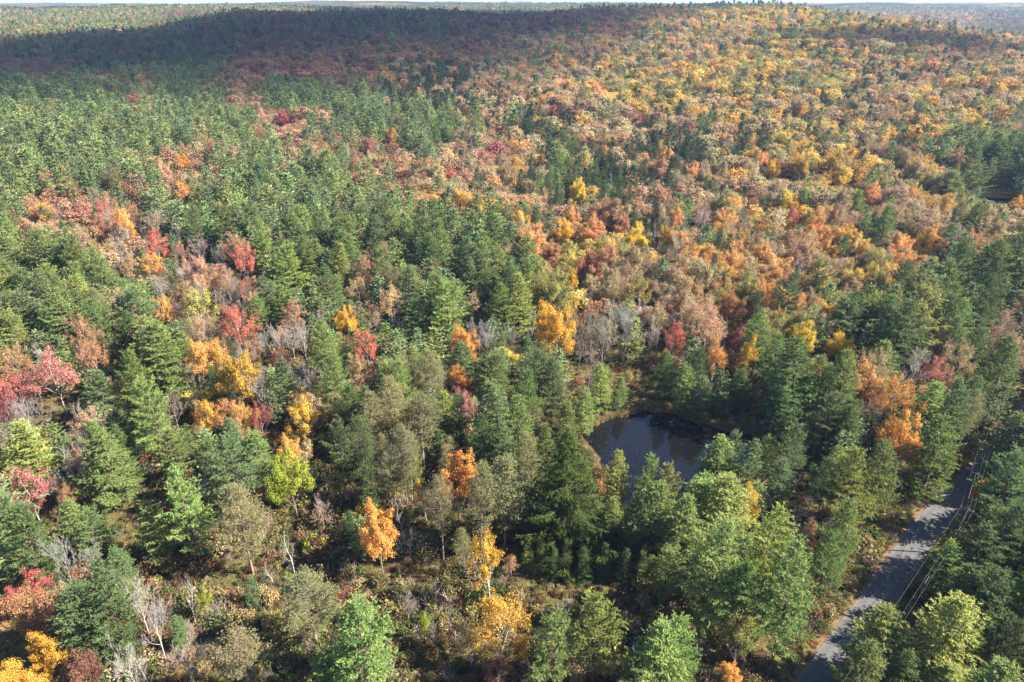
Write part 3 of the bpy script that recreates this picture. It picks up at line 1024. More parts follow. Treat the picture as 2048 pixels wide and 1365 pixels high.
def vnoise(P, s, seed):
    rng = np.random.default_rng(seed)
    G = rng.random((64, 64))
    q = P / s + 32
    i = np.floor(q).astype(int)
    f = _sm(q - i)
    g = lambda a, b: G[(i[:, 0] + a) % 64, (i[:, 1] + b) % 64]
    return (g(0, 0) * (1 - f[:, 0]) + g(1, 0) * f[:, 0]) * (1 - f[:, 1]) + (g(0, 1) * (1 - f[:, 0]) + g(1, 1) * f[:, 0]) * f[:, 1]


def pick_at(u, opts):
    u, s = u * sum(o[1] for o in opts), 0
    for o in opts:
        s += o[1]
        if u <= s:
            return o
    return opts[-1]


def grid(r0, r1, step, rng, azmin, azmax):
    xs = np.arange(-r1, r1, step)
    ys = np.arange(0, r1, step)
    X, Y = np.meshgrid(xs, ys)
    X = X + (np.arange(len(ys)) % 2)[:, None] * step * 0.5
    P = np.stack([X.ravel(), Y.ravel()], 1)
    r = np.hypot(P[:, 0], P[:, 1])
    a = np.degrees(np.arctan2(P[:, 0], P[:, 1]))
    P = P[(r >= r0 - step) & (r < r1 + step) & (a > azmin - 2) & (a < azmax + 2)]
    P = P + rng.uniform(-0.42, 0.42, P.shape) * step
    r = np.hypot(P[:, 0], P[:, 1])
    a = np.degrees(np.arctan2(P[:, 0], P[:, 1]))
    return P[(r >= r0) & (r < r1) & (a > azmin) & (a < azmax)]


rngF = np.random.default_rng(5)
cand = np.concatenate([grid(58, 330, 5.9, rngF, -46, 64), grid(330, 1000, 6.6, rngF, -42, 43), grid(1000, 1900, 8.6, rngF, -41, 41), grid(1900, 3800, 12.0, rngF, -40, 40)])
gz = ground(cand[:, 0], cand[:, 1])
rr = np.hypot(cand[:, 0], cand[:, 1])
ppx, ppy, pax = project(cand[:, 0], cand[:, 1], gz + 11)
# drop what hills hide for good
ok = np.ones(len(cand), bool)
azb = (np.degrees(np.arctan2(cand[:, 0], cand[:, 1])) * 3).astype(int)
ang_top = (gz + 20 - CAMH) / rr
ang_gr = (gz + 9 - CAMH) / rr
for b in np.unique(azb):
    idx = np.where(azb == b)[0]
    idx = idx[np.argsort(rr[idx])]
    run = np.maximum.accumulate(ang_gr[idx])
    prev = np.concatenate([[-9], run[:-1]])
    ok[idx] = ang_top[idx] > prev - 0.004
ok &= ~((rr < 420) & (road_dist(cand) < 7.5)) if len(cand) < 3000 else True
near = rr < 420
rd = np.full(len(cand), 99.)
rd[near] = road_dist(cand[near])
ok &= rd > 6.5
cen = POND.mean(0)
big_pond = cen + (POND - cen) * 1.12
ok &= ~in_poly_v(cand, big_pond)
FAR_POND_C = np.array(on_ground(1995, 385))
ok &= np.hypot((cand[:, 0] - FAR_POND_C[0]) / 26, (cand[:, 1] - FAR_POND_C[1]) / 17) > 1
cand, gz, rr, ppx, ppy, pax_ = cand[ok], gz[ok], rr[ok], ppx[ok], ppy[ok], pax[ok]

hx = np.array([t['x'] for t in trees]); hy = np.array([t['y'] for t in trees]); hw = np.array([t['w'] for t in trees]); hh = np.array([t['h'] for t in trees])
htx, hty, hax = project(hx, hy, ground(hx, hy) + hh)
hbx, hby, _ = project(hx, hy, ground(hx, hy))
zr = np.clip(np.searchsorted(ZY, ppy + rngF.normal(size=len(ppy)) * np.clip(ppy * 0.03, 1, 12), side='right') - 1, 0, len(ZY) - 1)
jx = np.clip(((ppx + rngF.normal(size=len(ppx)) * 18) / 16).astype(int), 0, 127)
zone = ZMAP[zr, jx]
stand = np.clip((vnoise(cand, 38, 41) * 0.6 + vnoise(cand, 15, 42) * 0.4 - 0.5) * 1.5 + 0.5, 0, 1)
kept = []
SAT = np.array([[0, 0], [0.28, 0.05], [-0.28, 0.05], [0, .35], [0.4, 0.35], [-0.4, 0.35], [0, .7]])
for i in range(len(cand)):
    x, y = cand[i]
    z = zone[i]
    inside = -60 < ppx[i] < 2108 and ppy[i] < 1400
    scrub = z == 'C' and inside
    if scrub and (rngF.random() > 0.42 or rr[i] > 230):
        continue
    if not inside and z == 'C':
        z = 'P'
    o = pick(rngF, MIX[z])
    k = o[0]
    u_ = float(np.clip(stand[i] * 0.62 + rngF.random() * 0.38 if len(o) > 2 else rngF.random(), 0, 1))
    col = pick_at(u_, PAL[o[2] if len(o) > 2 else k])[0]
    h = rngF.uniform(*HT[k])
    if scrub:
        h = rngF.uniform(*{'U': (2.2, 4.2), 'B': (4.5, 9), 'P': (3.5, 7.5), 'K': (4.5, 8)}[k])
    wd = h * rngF.uniform(*WT[k])
    if rr[i] < 300:
        d = np.hypot(hx - x, hy - y)
        if (d < 0.30 * hw + 0.26 * wd).any():
            continue
    if inside and rr[i] < 620:
        # keep clear the view of the trees that are named one by one, of the water and of the road
        bad = False
        for _ in range(4):
            tx, ty, ax = project(x, y, gz[i] + h)
            bx, by, _a = project(x, y, gz[i])
            wpx = wd / ax * FPX
            beh = (hax > ax + 1) & (np.abs(htx - tx) < 0.5 * (hw / hax * FPX) + 0.35 * wpx) & (ty < hty + 0.5 * (hby - hty)) & (by > hty)
            bad = beh.any()
            if not bad and 200 < rr[i] < 430 and ppx[i] > 1850:
                for sx, sy in SAT:
                    if in_poly((tx + sx * wpx, ty + sy * (by - ty)), VIS_FAR):
                        bad = True
                        break
            if not bad and rr[i] < 200:
                for sx, sy in SAT:
                    p = (tx + sx * wpx, ty + sy * (by - ty))
                    if in_poly(p, VIS_POND) or in_poly(p, VIS_ROAD):
                        bad = True
                        break
            if not bad or h < (2.5 if scrub else 9):
                break
            h *= 0.78
            wd *= 0.86
        if bad:
            continue
    kept.append(dict(px0=ppx[i], py0=ppy[i], ax0=float(pax_[i]), k=k, x=x, y=y, h=h, w=wd, col=col, label='', hand=False))
trees += [t for t in kept if not (t['ax0'] < 300 and t['py0'] > 1330 and t['px0'] < 1900)]

# projected size decides who is an individual (at most ~300 of a kind), the rest is forest
for t in trees:
    z = float(ground(t['x'], t['y']))
    t['z'] = z
    px, py, ax = project(t['x'], t['y'], z + t['h'] * 0.62)
    t['px'], t['py'], t['ax'] = float(px), float(py), float(ax)
    t['size'] = t['h'] / ax
    t['seen'] = -25 < px < 2073 and -20 < py < 1400
LIMIT = {'P': 290, 'L': 60, 'H': 110, 'S': 20, 'M': 270, 'T': 150, 'B': 150, 'D': 30, 'K': 90, 'U': 140}
indiv, rest = [], []
for k in LIMIT:
    g = [t for t in trees if t['k'] == k]
    g.sort(key=lambda t: (not t['hand'], not t['seen'], -t['size']))
    n = 0
    for t in g:
        if t['hand'] or (t['seen'] and n < LIMIT[k]):
            indiv.append(t)
            n += 1
        elif k not in 'UK' and not (t['ax'] < 220 and t['py'] > 1200 and t['px'] < 2120):
            rest.append(t)
print("trees", len(trees), "individual", len(indiv), "hand", NH, "forest", len(rest))

# ------------------------------------------------------------------ scene object helpers


def tag(o, label=None, cat=None, group=None, kind=None):
    if label: o["label"] = label
    if cat: o["category"] = cat
    if group: o["group"] = group
    if kind: o["kind"] = kind
    return o


def mesh_obj(name, me, parent=None):
    o = bpy.data.objects.new(name, me)
    COL.objects.link(o)
    if parent is not None:
        o.parent = parent
    return o


def empty(name, loc, rz=0.0, scale=(1, 1, 1)):
    o = bpy.data.objects.new(name, None)
    COL.objects.link(o)
    o.location, o.rotation_euler, o.scale = loc, (0, 0, rz), scale
    o.empty_display_size = 1.0
    return o


# ------------------------------------------------------------------ ground sheet
rings = np.concatenate([np.linspace(1, 420, 150), np.geomspace(424, 14000, 190)])
azs = np.radians(np.concatenate([np.arange(-62, 62.01, 0.5), np.arange(66, 297, 6.0)]))
RR, AA = np.meshgrid(rings, azs, indexing='ij')
GX, GY = RR * np.sin(AA), RR * np.cos(AA)
GZ = ground(GX, np.where(GY < 0, np.abs(GY), GY))
# banks: dig the pond basins
pin = np.zeros(GX.shape)
P2 = np.stack([GX.ravel(), GY.ravel()], 1)
inp = in_poly_v(P2, POND).reshape(GX.shape)
GZ = np.where(inp, -1.2, GZ)
fp = np.hypot((GX - FAR_POND_C[0]) / 22, (GY - FAR_POND_C[1]) / 13) < 1
FPZ = float(ground(*FAR_POND_C)) + 0.2
GZ = np.where(fp, FPZ - 2.0, GZ)
nr, na = GX.shape
V = np.stack([GX.ravel(), GY.ravel(), GZ.ravel()], 1)
ii, jj = np.meshgrid(np.arange(nr - 1), np.arange(na), indexing='ij')
j2 = (jj + 1) % na
F = np.stack([ii * na + jj, ii * na + j2, (ii + 1) * na + j2, (ii + 1) * na + jj], -1).reshape(-1, 4)
F = F[:, ::-1]
V = np.concatenate([V, [[0, 0, 0]]])
capf = np.stack([np.arange(na), (np.arange(na) + 1) % na, np.full(na, len(V) - 1)], 1)[:, ::-1]

m, nt, no, li = new_mat("forest_floor")
geo = N(no, "ShaderNodeNewGeometry")
def nz(scale, detail=6):
    n = N(no, "ShaderNodeTexNoise")
    n.inputs["Scale"].default_value, n.inputs["Detail"].default_value = scale, detail
    li.new(geo.outputs["Position"], n.inputs["Vector"])
    return n
def ramp(src, stops):
    r = N(no, "ShaderNodeValToRGB")
    e = r.color_ramp.elements
    while len(e) < len(stops):
        e.new(0.5)
    for q, (p, c) in zip(e, stops):
        q.position, q.color = p, (*c, 1)
    li.new(src, r.inputs[0])
    return r
fine = ramp(nz(0.9, 8).outputs[0], [(0.3, (0.035, 0.022, 0.012)), (0.47, (0.10, 0.062, 0.030)), (0.56, (0.085, 0.080, 0.028)), (0.72, (0.22, 0.14, 0.07))])
patch = ramp(nz(0.07, 4).outputs[0], [(0.42, (0, 0, 0)), (0.6, (1, 1, 1))])
grassy = ramp(nz(1.6, 6).outputs[0], [(0.3, (0.03, 0.035, 0.012)), (0.6, (0.11, 0.105, 0.035)), (0.75, (0.19, 0.15, 0.06))])
mixa = N(no, "ShaderNodeMixRGB")
li.new(patch.outputs[0], mixa.inputs[0]); li.new(fine.outputs[0], mixa.inputs[1]); li.new(grassy.outputs[0], mixa.inputs[2])
# far woods, too distant to tell crowns apart: speckled canopy colours
vor = N(no, "ShaderNodeTexVoronoi")
vor.inputs["Scale"].default_value = 0.07
li.new(geo.outputs["Position"], vor.inputs["Vector"])
sepc = N(no, "ShaderNodeSeparateColor")
li.new(vor.outputs["Color"], sepc.inputs[0])
canopy = ramp(sepc.outputs[0], [(0.0, (0.04, 0.065, 0.03)), (0.35, (0.07, 0.09, 0.035)), (0.5, (0.22, 0.12, 0.06)), (0.7, (0.26, 0.20, 0.07)), (0.85, (0.34, 0.20, 0.10)), (1.0, (0.20, 0.09, 0.06))])
broad = ramp(nz(0.0022, 5).outputs[0], [(0.4, (0.8, 0.75, 0.7)), (0.52, (0.55, 0.7, 0.55)), (0.62, (1.25, 1.0, 0.75))])
mulc = N(no, "ShaderNodeMixRGB", blend_type='MULTIPLY')
mulc.inputs[0].default_value = 1.0
li.new(canopy.outputs[0], mulc.inputs[1]); li.new(broad.outputs[0], mulc.inputs[2])
dist = N(no, "ShaderNodeVectorMath", operation='LENGTH')
li.new(geo.outputs["Position"], dist.inputs[0])
mrd = N(no, "ShaderNodeMapRange")
mrd.inputs[1].default_value, mrd.inputs[2].default_value = 1700, 2100
li.new(dist.outputs["Value"], mrd.inputs[0])
mixb = N(no, "ShaderNodeMixRGB")
li.new(mrd.outputs[0], mixb.inputs[0]); li.new(mixa.outputs[0], mixb.inputs[1]); li.new(mulc.outputs[0], mixb.inputs[2])
bs = N(no, "ShaderNodeBsdfDiffuse")
bmp = N(no, "ShaderNodeBump")
bmp.inputs["Strength"].default_value, bmp.inputs["Distance"].default_value = 0.6, 0.35
li.new(nz(2.2, 6).outputs[0], bmp.inputs["Height"])
li.new(bmp.outputs[0], bs.inputs["Normal"])
li.new(mixb.outputs[0], bs.inputs[0])
out = N(no, "ShaderNodeOutputMaterial")
li.new(bs.outputs[0], out.inputs[0])
gme = build_mesh("ground", V, [F, capf], m, smooth=True)
tag(mesh_obj("ground", gme), "brown and olive forest floor under the trees", kind='structure')


# ------------------------------------------------------------------ water
def water_material(name, base, rough=0.03):
    m, nt, no, li = new_mat(name)
    b = N(no, "ShaderNodeBsdfPrincipled")
    b.inputs["Base Color"].default_value = (*base, 1)
    b.inputs["Roughness"].default_value = rough
    b.inputs["IOR"].default_value = 1.5
    b.inputs["Specular IOR Level"].default_value = 0.5
    geo = N(no, "ShaderNodeNewGeometry")
    nz = N(no, "ShaderNodeTexNoise")
    nz.inputs["Scale"].default_value = 1.6
    nz.inputs["Detail"].default_value = 3
    li.new(geo.outputs["Position"], nz.inputs["Vector"])
    bp = N(no, "ShaderNodeBump")
    bp.inputs["Strength"].default_value = 0.02
    bp.inputs["Distance"].default_value = 0.05
    li.new(nz.outputs[0], bp.inputs["Height"])
    li.new(bp.outputs[0], b.inputs["Normal"])
    out = N(no, "ShaderNodeOutputMaterial")
    li.new(b.outputs[0], out.inputs[0])
    return m


def sheet(name, poly, z, mat):
    poly = np.asarray(poly)
    n = len(poly)
    V = np.concatenate([np.c_[poly, np.full(n, z)], [[*poly.mean(0), z]]])
    F = np.stack([np.arange(n), (np.arange(n) + 1) % n, np.full(n, n)], 1)
    # keep faces looking up
    a = np.cross(V[F[:, 1]] - V[F[:, 0]], V[F[:, 2]] - V[F[:, 0]])[:, 2].sum()
    return build_mesh(name, V, [F if a > 0 else F[:, ::-1]], mat)


def smooth_loop(P, k=2):
    P = np.asarray(P, float)
    for _ in range(k):
        Q = np.roll(P, -1, 0)
        P = np.stack([0.75 * P + 0.25 * Q, 0.25 * P + 0.75 * Q], 1).reshape(-1, 2)
    return P


shore_loop = smooth_loop(cen + (POND - cen) * 1.03)
_n = np.arange(len(shore_loop))
shore_loop = shore_loop + unit(shore_loop - cen) * (0.55 * np.sin(_n * 0.9) + 0.5 * np.sin(_n * 0.37 + 1) + 0.35 * np.sin(_n * 1.9 + 2))[:, None]
wm = water_material("pond_water", (0.005, 0.005, 0.006))
tag(mesh_obj("pond_water", sheet("pond_water", shore_loop, -0.18, wm)), "dark still water of the pond mirroring trees and sky", kind='structure')
th = np.linspace(0, 6.283, 29)[:-1]
fpoly = np.stack([FAR_POND_C[0] + 25 * np.cos(th) * (1 + 0.12 * np.sin(3 * th)), FAR_POND_C[1] + 15 * np.sin(th)], 1)
tag(mesh_obj("pond_water", sheet("far_pond", fpoly, FPZ + 0.35, water_material("far_water", (0.012, 0.008, 0.005), 0.05))), "small brown pond half hidden by pines at the right edge", kind='structure')
for px, py in POOL_PX:
    c = gpt(px, py)
    pl = np.stack([c[0] + 2.0 * np.cos(th) * (1 + 0.2 * np.sin(2 * th + 1)), c[1] + 1.3 * np.sin(th)], 1)
    tag(mesh_obj("pool_water", sheet("pool", pl, 0.06, wm)), "tiny dark pool among brush", kind='structure')

# ------------------------------------------------------------------ road and verges
def strip(name, off0, off1, z, mat, wob=0.0, seed=0):
    rng = np.random.default_rng(seed)
    t = np.gradient(CENTRE, axis=0)
    t /= np.linalg.norm(t, axis=1, keepdims=True)
    n = np.stack([t[:, 1], -t[:, 0]], 1)
    k = len(CENTRE)
    wv = np.convolve(rng.normal(size=k + 4), np.ones(5) / 5, 'valid')[:k] * wob
    cols = 13
    rows = []
    for c in range(cols):
        f = c / (cols - 1)
        off = off0 + (off1 - off0) * f + wv * (1 if off1 > off0 and c == cols - 1 and off1 > 0 else (1 if c == 0 and off0 < 0 else 0))
        p = CENTRE + n * np.asarray(off)[:, None]
        rows.append(np.c_[p, ground(p[:, 0], p[:, 1]) + z - (0.05 * (2 * f - 1)**2)])
    V = np.stack(rows, 1).reshape(-1, 3)
    i, j = np.meshgrid(np.arange(k - 1), np.arange(cols - 1), indexing='ij')
    F = np.stack([i * cols + j, i * cols + j + 1, (i + 1) * cols + j + 1, (i + 1) * cols + j], -1).reshape(-1, 4)
    across = np.tile(np.linspace(0, 1, cols), k)
    return build_mesh(name, V, [F], mat, shade=np.stack([across, across], 1), smooth=True)


asph, nt, no, li = new_mat("asphalt")
geo = N(no, "ShaderNodeNewGeometry")
asp1 = ramp(nz(14, 3).outputs[0], [(0.35, (0.070, 0.070, 0.071)), (0.65, (0.118, 0.117, 0.117))])
asp2 = ramp(nz(0.35, 5).outputs[0], [(0.35, (0.85, 0.85, 0.85)), (0.65, (1.12, 1.1, 1.08))])
mu = N(no, "ShaderNodeMixRGB", blend_type='MULTIPLY')
mu.inputs[0].default_value = 1
li.new(asp1.outputs[0], mu.inputs[1]); li.new(asp2.outputs[0], mu.inputs[2])
acr = N(no, "ShaderNodeAttribute", attribute_name='shade')
sepa = N(no, "ShaderNodeSeparateColor")
li.new(acr.outputs["Color"], sepa.inputs[0])
wear = ramp(sepa.outputs[0], [(0.0, (1.45, 1.25, 1.05)), (0.07, (1.15, 1.1, 1.05)), (0.2, (0.88, 0.88, 0.9)), (0.34, (1.06, 1.05, 1.05)), (0.5, (0.92, 0.92, 0.93)), (0.66, (1.06, 1.05, 1.05)), (0.8, (0.88, 0.88, 0.9)), (0.93, (1.12, 1.08, 1.02)), (1.0, (1.4, 1.2, 1.0))])
mu2 = N(no, "ShaderNodeMixRGB", blend_type='MULTIPLY')
mu2.inputs[0].default_value = 1
li.new(mu.outputs[0], mu2.inputs[1]); li.new(wear.outputs[0], mu2.inputs[2])
vcr = N(no, "ShaderNodeTexVoronoi", feature='DISTANCE_TO_EDGE')
vcr.inputs["Scale"].default_value = 0.32
wv_ = N(no, "ShaderNodeVectorMath", operation='ADD')
li.new(geo.outputs["Position"], wv_.inputs[0]); li.new(nz(0.9, 4).outputs["Color"], wv_.inputs[1])
li.new(wv_.outputs[0], vcr.inputs["Vector"])
crack = ramp(vcr.outputs["Distance"], [(0.0, (0.45, 0.45, 0.45)), (0.012, (1, 1, 1))])
mu3 = N(no, "ShaderNodeMixRGB", blend_type='MULTIPLY')
mu3.inputs[0].default_value = 0.8
li.new(mu2.outputs[0], mu3.inputs[1]); li.new(crack.outputs[0], mu3.inputs[2])
bs = N(no, "ShaderNodeBsdfPrincipled")
bs.inputs["Roughness"].default_value = 0.85
bs.inputs["Specular IOR Level"].default_value = 0.3
li.new(mu3.outputs[0], bs.inputs["Base Color"])
out = N(no, "ShaderNodeOutputMaterial")
li.new(bs.outputs[0], out.inputs[0])
tag(mesh_obj("road", strip("road", -ROAD_W / 2, ROAD_W / 2, 0.22, asph, 0.10, 3)), "grey two lane asphalt country road", kind='structure')
lit = noise_material("leaf_litter_edge", (0.10, 0.055, 0.028), (0.22, 0.13, 0.07), 3.0, c3=(0.09, 0.09, 0.035), scale3=0.4, bump=0.4)
vg = noise_material("grass_verge", (0.05, 0.06, 0.018), (0.15, 0.15, 0.05), 2.2, c3=(0.15, 0.10, 0.045), scale3=0.35, bump=0.4)
tag(mesh_obj("road_edge", strip("edge_left", -ROAD_W / 2 - 1.1, -ROAD_W / 2 + 0.15, 0.13, lit, 0.35, 5)), "strip of fallen orange leaves along the road's left edge", kind='structure')
tag(mesh_obj("road_edge", strip("edge_right", ROAD_W / 2 - 0.15, ROAD_W / 2 + 0.6, 0.13, vg, 0.25, 6)), "low grassy edge along the road's right side", kind='structure')
tag(mesh_obj("verge", strip("verge_left", -ROAD_W / 2 - 4.6, -ROAD_W / 2 - 0.9, 0.09, vg, 0.8, 7)), "grassy verge on the road's left side", kind='structure')
tag(mesh_obj("verge", strip("verge_right", ROAD_W / 2 + 0.5, ROAD_W / 2 + 4.0, 0.09, vg, 0.8, 8)), "grassy verge on the road's right side", kind='structure')

# ------------------------------------------------------------------ individual trees
rngT = np.random.default_rng(77)
BARKC = {'P': (0.12, 0.085, 0.065), 'L': (0.24, 0.19, 0.16), 'H': (0.09, 0.065, 0.05), 'S': (0.16, 0.12, 0.09), 'M': (0.22, 0.19, 0.16), 'T': (0.36, 0.32, 0.28), 'B': None, 'D': None,
         'K': (0.50, 0.46, 0.40), 'U': (0.2, 0.15, 0.11)}
GROUPS = {'P': 'pines of the mixed wood', 'L': 'olive open-crowned pines', 'H': 'dark hemlocks', 'S': 'spruces by the pond', 'M': 'leafy autumn maples', 'T': 'half-bare autumn maples',
          'B': 'leafless trees', 'D': 'dead snags', 'K': 'slender birches and saplings', 'U': 'shrubs'}
_ONES = "no one two three four five six seven eight nine ten eleven twelve thirteen fourteen fifteen sixteen seventeen eighteen nineteen".split()
_TENS = "x x twenty thirty forty fifty sixty seventy eighty ninety".split()


def spell(v):
    v = max(0, min(100, int(v)))
    if v == 0:
        return "zero"
    if v == 100:
        return "hundred"
    return _ONES[v] if v < 20 else _TENS[v // 10] + ("-" + _ONES[v % 10] if v % 10 else "")


used_labels = set(t['label'] for t in indiv if t['label'])
ipx = np.array([t['px'] for t in indiv]); ipy = np.array([t['py'] for t in indiv])
for n, t in enumerate(indiv):
    if t['label']:
        continue
    # a neighbour that shows beside it, then its place in the picture
    d = np.hypot(ipx - t['px'], ipy - t['py'])
    d[n] = 1e9
    for q in np.argsort(d)[:6]:
        u = indiv[int(q)]
        if WORDS[u['col']] != WORDS[t['col']] or u['k'] != t['k']:
            break
    dx, dy = t['px'] - u['px'], t['py'] - u['py']
    rel = ('right of' if dx > 0 else 'left of') if abs(dx) > abs(dy) * 0.8 else ('below' if dy > 0 else 'above')
    uw = u['label'] and None
    size = 'tall' if t['h'] > 21 else ('small' if t['h'] < 11 else '')
    cp, rp = round(t['px'] / 20.48), round(t['py'] / 13.65)
    for extra in range(12):
        what = " ".join(x for x in (size, WORDS[t['col']], KIND_WORD[t['k']]) if x)
        nb = "%s %s" % (WORDS[u['col']], {'M': 'maple', 'T': 'maple', 'L': 'pine', 'B': 'tree', 'D': 'snag', 'K': 'birch'}.get(u['k'], KIND_WORD[u['k']]))
        lab = "%s %s %s, %s percent across, %s percent down the picture" % (what, rel, nb, spell(cp), spell(rp))
        if len(lab.split()) > 16 or (len(lab.split()) == 16 and size and False):
            lab = lab.replace(" the picture", "")
        if lab not in used_labels:
            break
        rp += 1
    used_labels.add(lab)
    t['label'] = lab

for t in indiv:
    k = t['k']
    vs_ = VAR[k]
    if k == 'S':
        g = vs_[0] if t['h'] > 15 else vs_[1]
    else:
        g = vs_[int(rngT.integers(len(vs_)))]
    s = t['w'] / g['w']
    sz = t['h'] / g['h']
    s = float(np.clip(s, 0.55 * sz, 1.7 * sz))
    nm, cat = KIND_NAME[k]
    e = empty(nm, (t['x'], t['y'], t['z'] - 0.15), rngT.uniform(0, 6.28), (s, s, sz))
    c = np.array(COLS[t['col']])
    if not t['hand'] and k in 'MTK':
        c = c * 0.86 + c.mean() * 0.14
    c = c * rngT.uniform(0.86, 1.16) * (1 + rngT.normal(size=3) * 0.035)
    bk = BARKC[k]
    bc = np.array(bk if bk else COLS[t['col']]) * rngT.uniform(0.8, 1.2)
    e.rotation_euler.x, e.rotation_euler.y = rngT.normal() * 0.035, rngT.normal() * 0.035
    tr = mesh_obj("trunk", g['trunk_me'], e)
    tr.color = (*bc, 1)
    cr = mesh_obj("crown", g['crown_me'], e)
    cr.color = (*np.clip(c, 0, 0.9), 1)
    tag(e, t['label'], cat, GROUPS[k])

# ------------------------------------------------------------------ the rest of the forest: one object, instanced trees
far_col = bpy.data.collections.new("far_tree_shapes")
PROTO = {}


def proto(key, g, cmat, tmat=None, with_trunk=False):
    parts, sh = [], []
    V, F = g['crown']
    me = build_mesh("far_%s" % key, V, F, cmat, g['shade'])
    o = bpy.data.objects.new("far_%02d_%s" % (len(PROTO), key), me)
    far_col.objects.link(o)
    PROTO[key] = len(PROTO)


def round_geo(seed, h=15.0, w=9.0, nl=16, per=46, leaf=0.42, low=0.25):
    rng = np.random.default_rng(seed)
    d = unit(rng.normal(size=(nl, 3)))
    d[:, 2] = np.abs(d[:, 2]) * 0.95 + rng.uniform(-0.7, 0.1, nl)
    ctr = d * np.array([w * 0.33, w * 0.33, h * 0.27]) * rng.uniform(0.6, 1.15, (nl, 1)) + np.array([0, 0, h * 0.62])
    rad = rng.uniform(0.06, 0.19, nl) * w
    k = np.repeat(np.arange(nl), per)
    dd = unit(rng.normal(size=(nl * per, 3)) + np.array([0, 0, 0.45]))
    C = ctr[k] + dd * (rad[k] * rng.uniform(0.5, 1.25, nl * per))[:, None]
    V, F = leaf_quads(C, leaf, rng, 0.5, out=dd)
    sh = np.stack([np.repeat(rng.random(nl)[k], 4), np.repeat(rng.random(nl * per), 4)], 1)
    return dict(crown=(V, [F]), shade=sh)


for i in range(4):
    proto("pine_mid%d" % i, pine_geo(1100 + i, h=20, R=(4.2, 4.8, 3.8, 4.6)[i], base=0.15, spacing=1.15, twig=0.42, tstep=0.62, nlen=0.95, nwid=0.22, per=2, sstep=0.9, irregular=0.4), MAT['far_leaves'])
for i in range(2):
    proto("hemlock_mid%d" % i, pine_geo(1200 + i, h=18, R=3.4, base=0.04, spacing=0.95, nbr=(5, 6), el=(-14, 30), curve=-0.1, twig=0.36, tstep=0.6, nlen=0.8, nwid=0.2, per=2, shape='cone', sstep=0.8, irregular=0.25), MAT['far_leaves'])
for i in range(4):
    proto("broad_mid%d" % i, round_geo(1300 + i, 15, 9.5, nl=(30, 38, 26, 44)[i], per=44, leaf=0.27), MAT['far_leaves'])
for i in range(4):
    proto("loose_mid%d" % i, leafy_geo(1350 + i, h=15, per=9, leaf=0.27, spread=0.55, nch=(8, 5, 5), ang=((50, 48, 50), (44, 46, 50), (58, 50, 50), (52, 42, 50))[i], ratio=(0.74, 0.6, 0.55)), MAT['far_leaves'])
for i in range(2):
    g = bare_geo(1400 + i, h=14, fat=1.5, nch=(6, 5, 5), ang=(40, 42, 42), ratio=(0.85, 0.62, 0.55))
    v, f = merge([(g['trunk'][0], g['trunk'][1][0]), (g['crown'][0], g['crown'][1][0])])
    vv = merge([(g['trunk'][0], g['trunk'][1][0]), (g['crown'][0], g['crown'][1][0])])
    proto("bare_mid%d" % i, dict(crown=vv, shade=None), MAT['far_bark'])
for i in range(2):
    proto("pine_far%d" % i, pine_geo(1500 + i, h=20, R=4.4, base=0.15, spacing=1.9, twig=0.4, tstep=1.2, nlen=1.7, nwid=0.5, per=1, sstep=1.4, irregular=0.4), MAT['far_leaves'])
for i in range(3):
    proto("broad_far%d" % i, round_geo(1600 + i, 15, 9.5, nl=16, per=16, leaf=0.6), MAT['far_leaves'])
NATIVE = {}
for o in far_col.objects:
    co = np.empty(len(o.data.vertices) * 3, np.float32)
    o.data.vertices.foreach_get("co", co)
    co = co.reshape(-1, 3)
    NATIVE[int(o.name[4:6])] = (co[:, 2].max(), 2 * np.percentile(np.hypot(co[:, 0], co[:, 1]), 96))


def proto_of(t, rng):
    far = t['ax'] > 1000
    k = t['k']
    if k in 'PL':
        return PROTO["pine_far%d" % rng.integers(2)] if far else PROTO["pine_mid%d" % rng.integers(4)]
    if k in 'UK':
        return PROTO["loose_mid%d" % rng.integers(4)]
    if k == 'H':
        return PROTO["pine_far%d" % rng.integers(2)] if far else PROTO["hemlock_mid%d" % rng.integers(2)]
    if k == 'B':
        return PROTO["broad_far%d" % rng.integers(3)] if far else PROTO["bare_mid%d" % rng.integers(2)]
    return PROTO["broad_far%d" % rng.integers(3)] if far else PROTO[("loose_mid%d" if rng.random() < (0.75 if k == 'T' else 0.4) else "broad_mid%d") % rng.integers(4)]


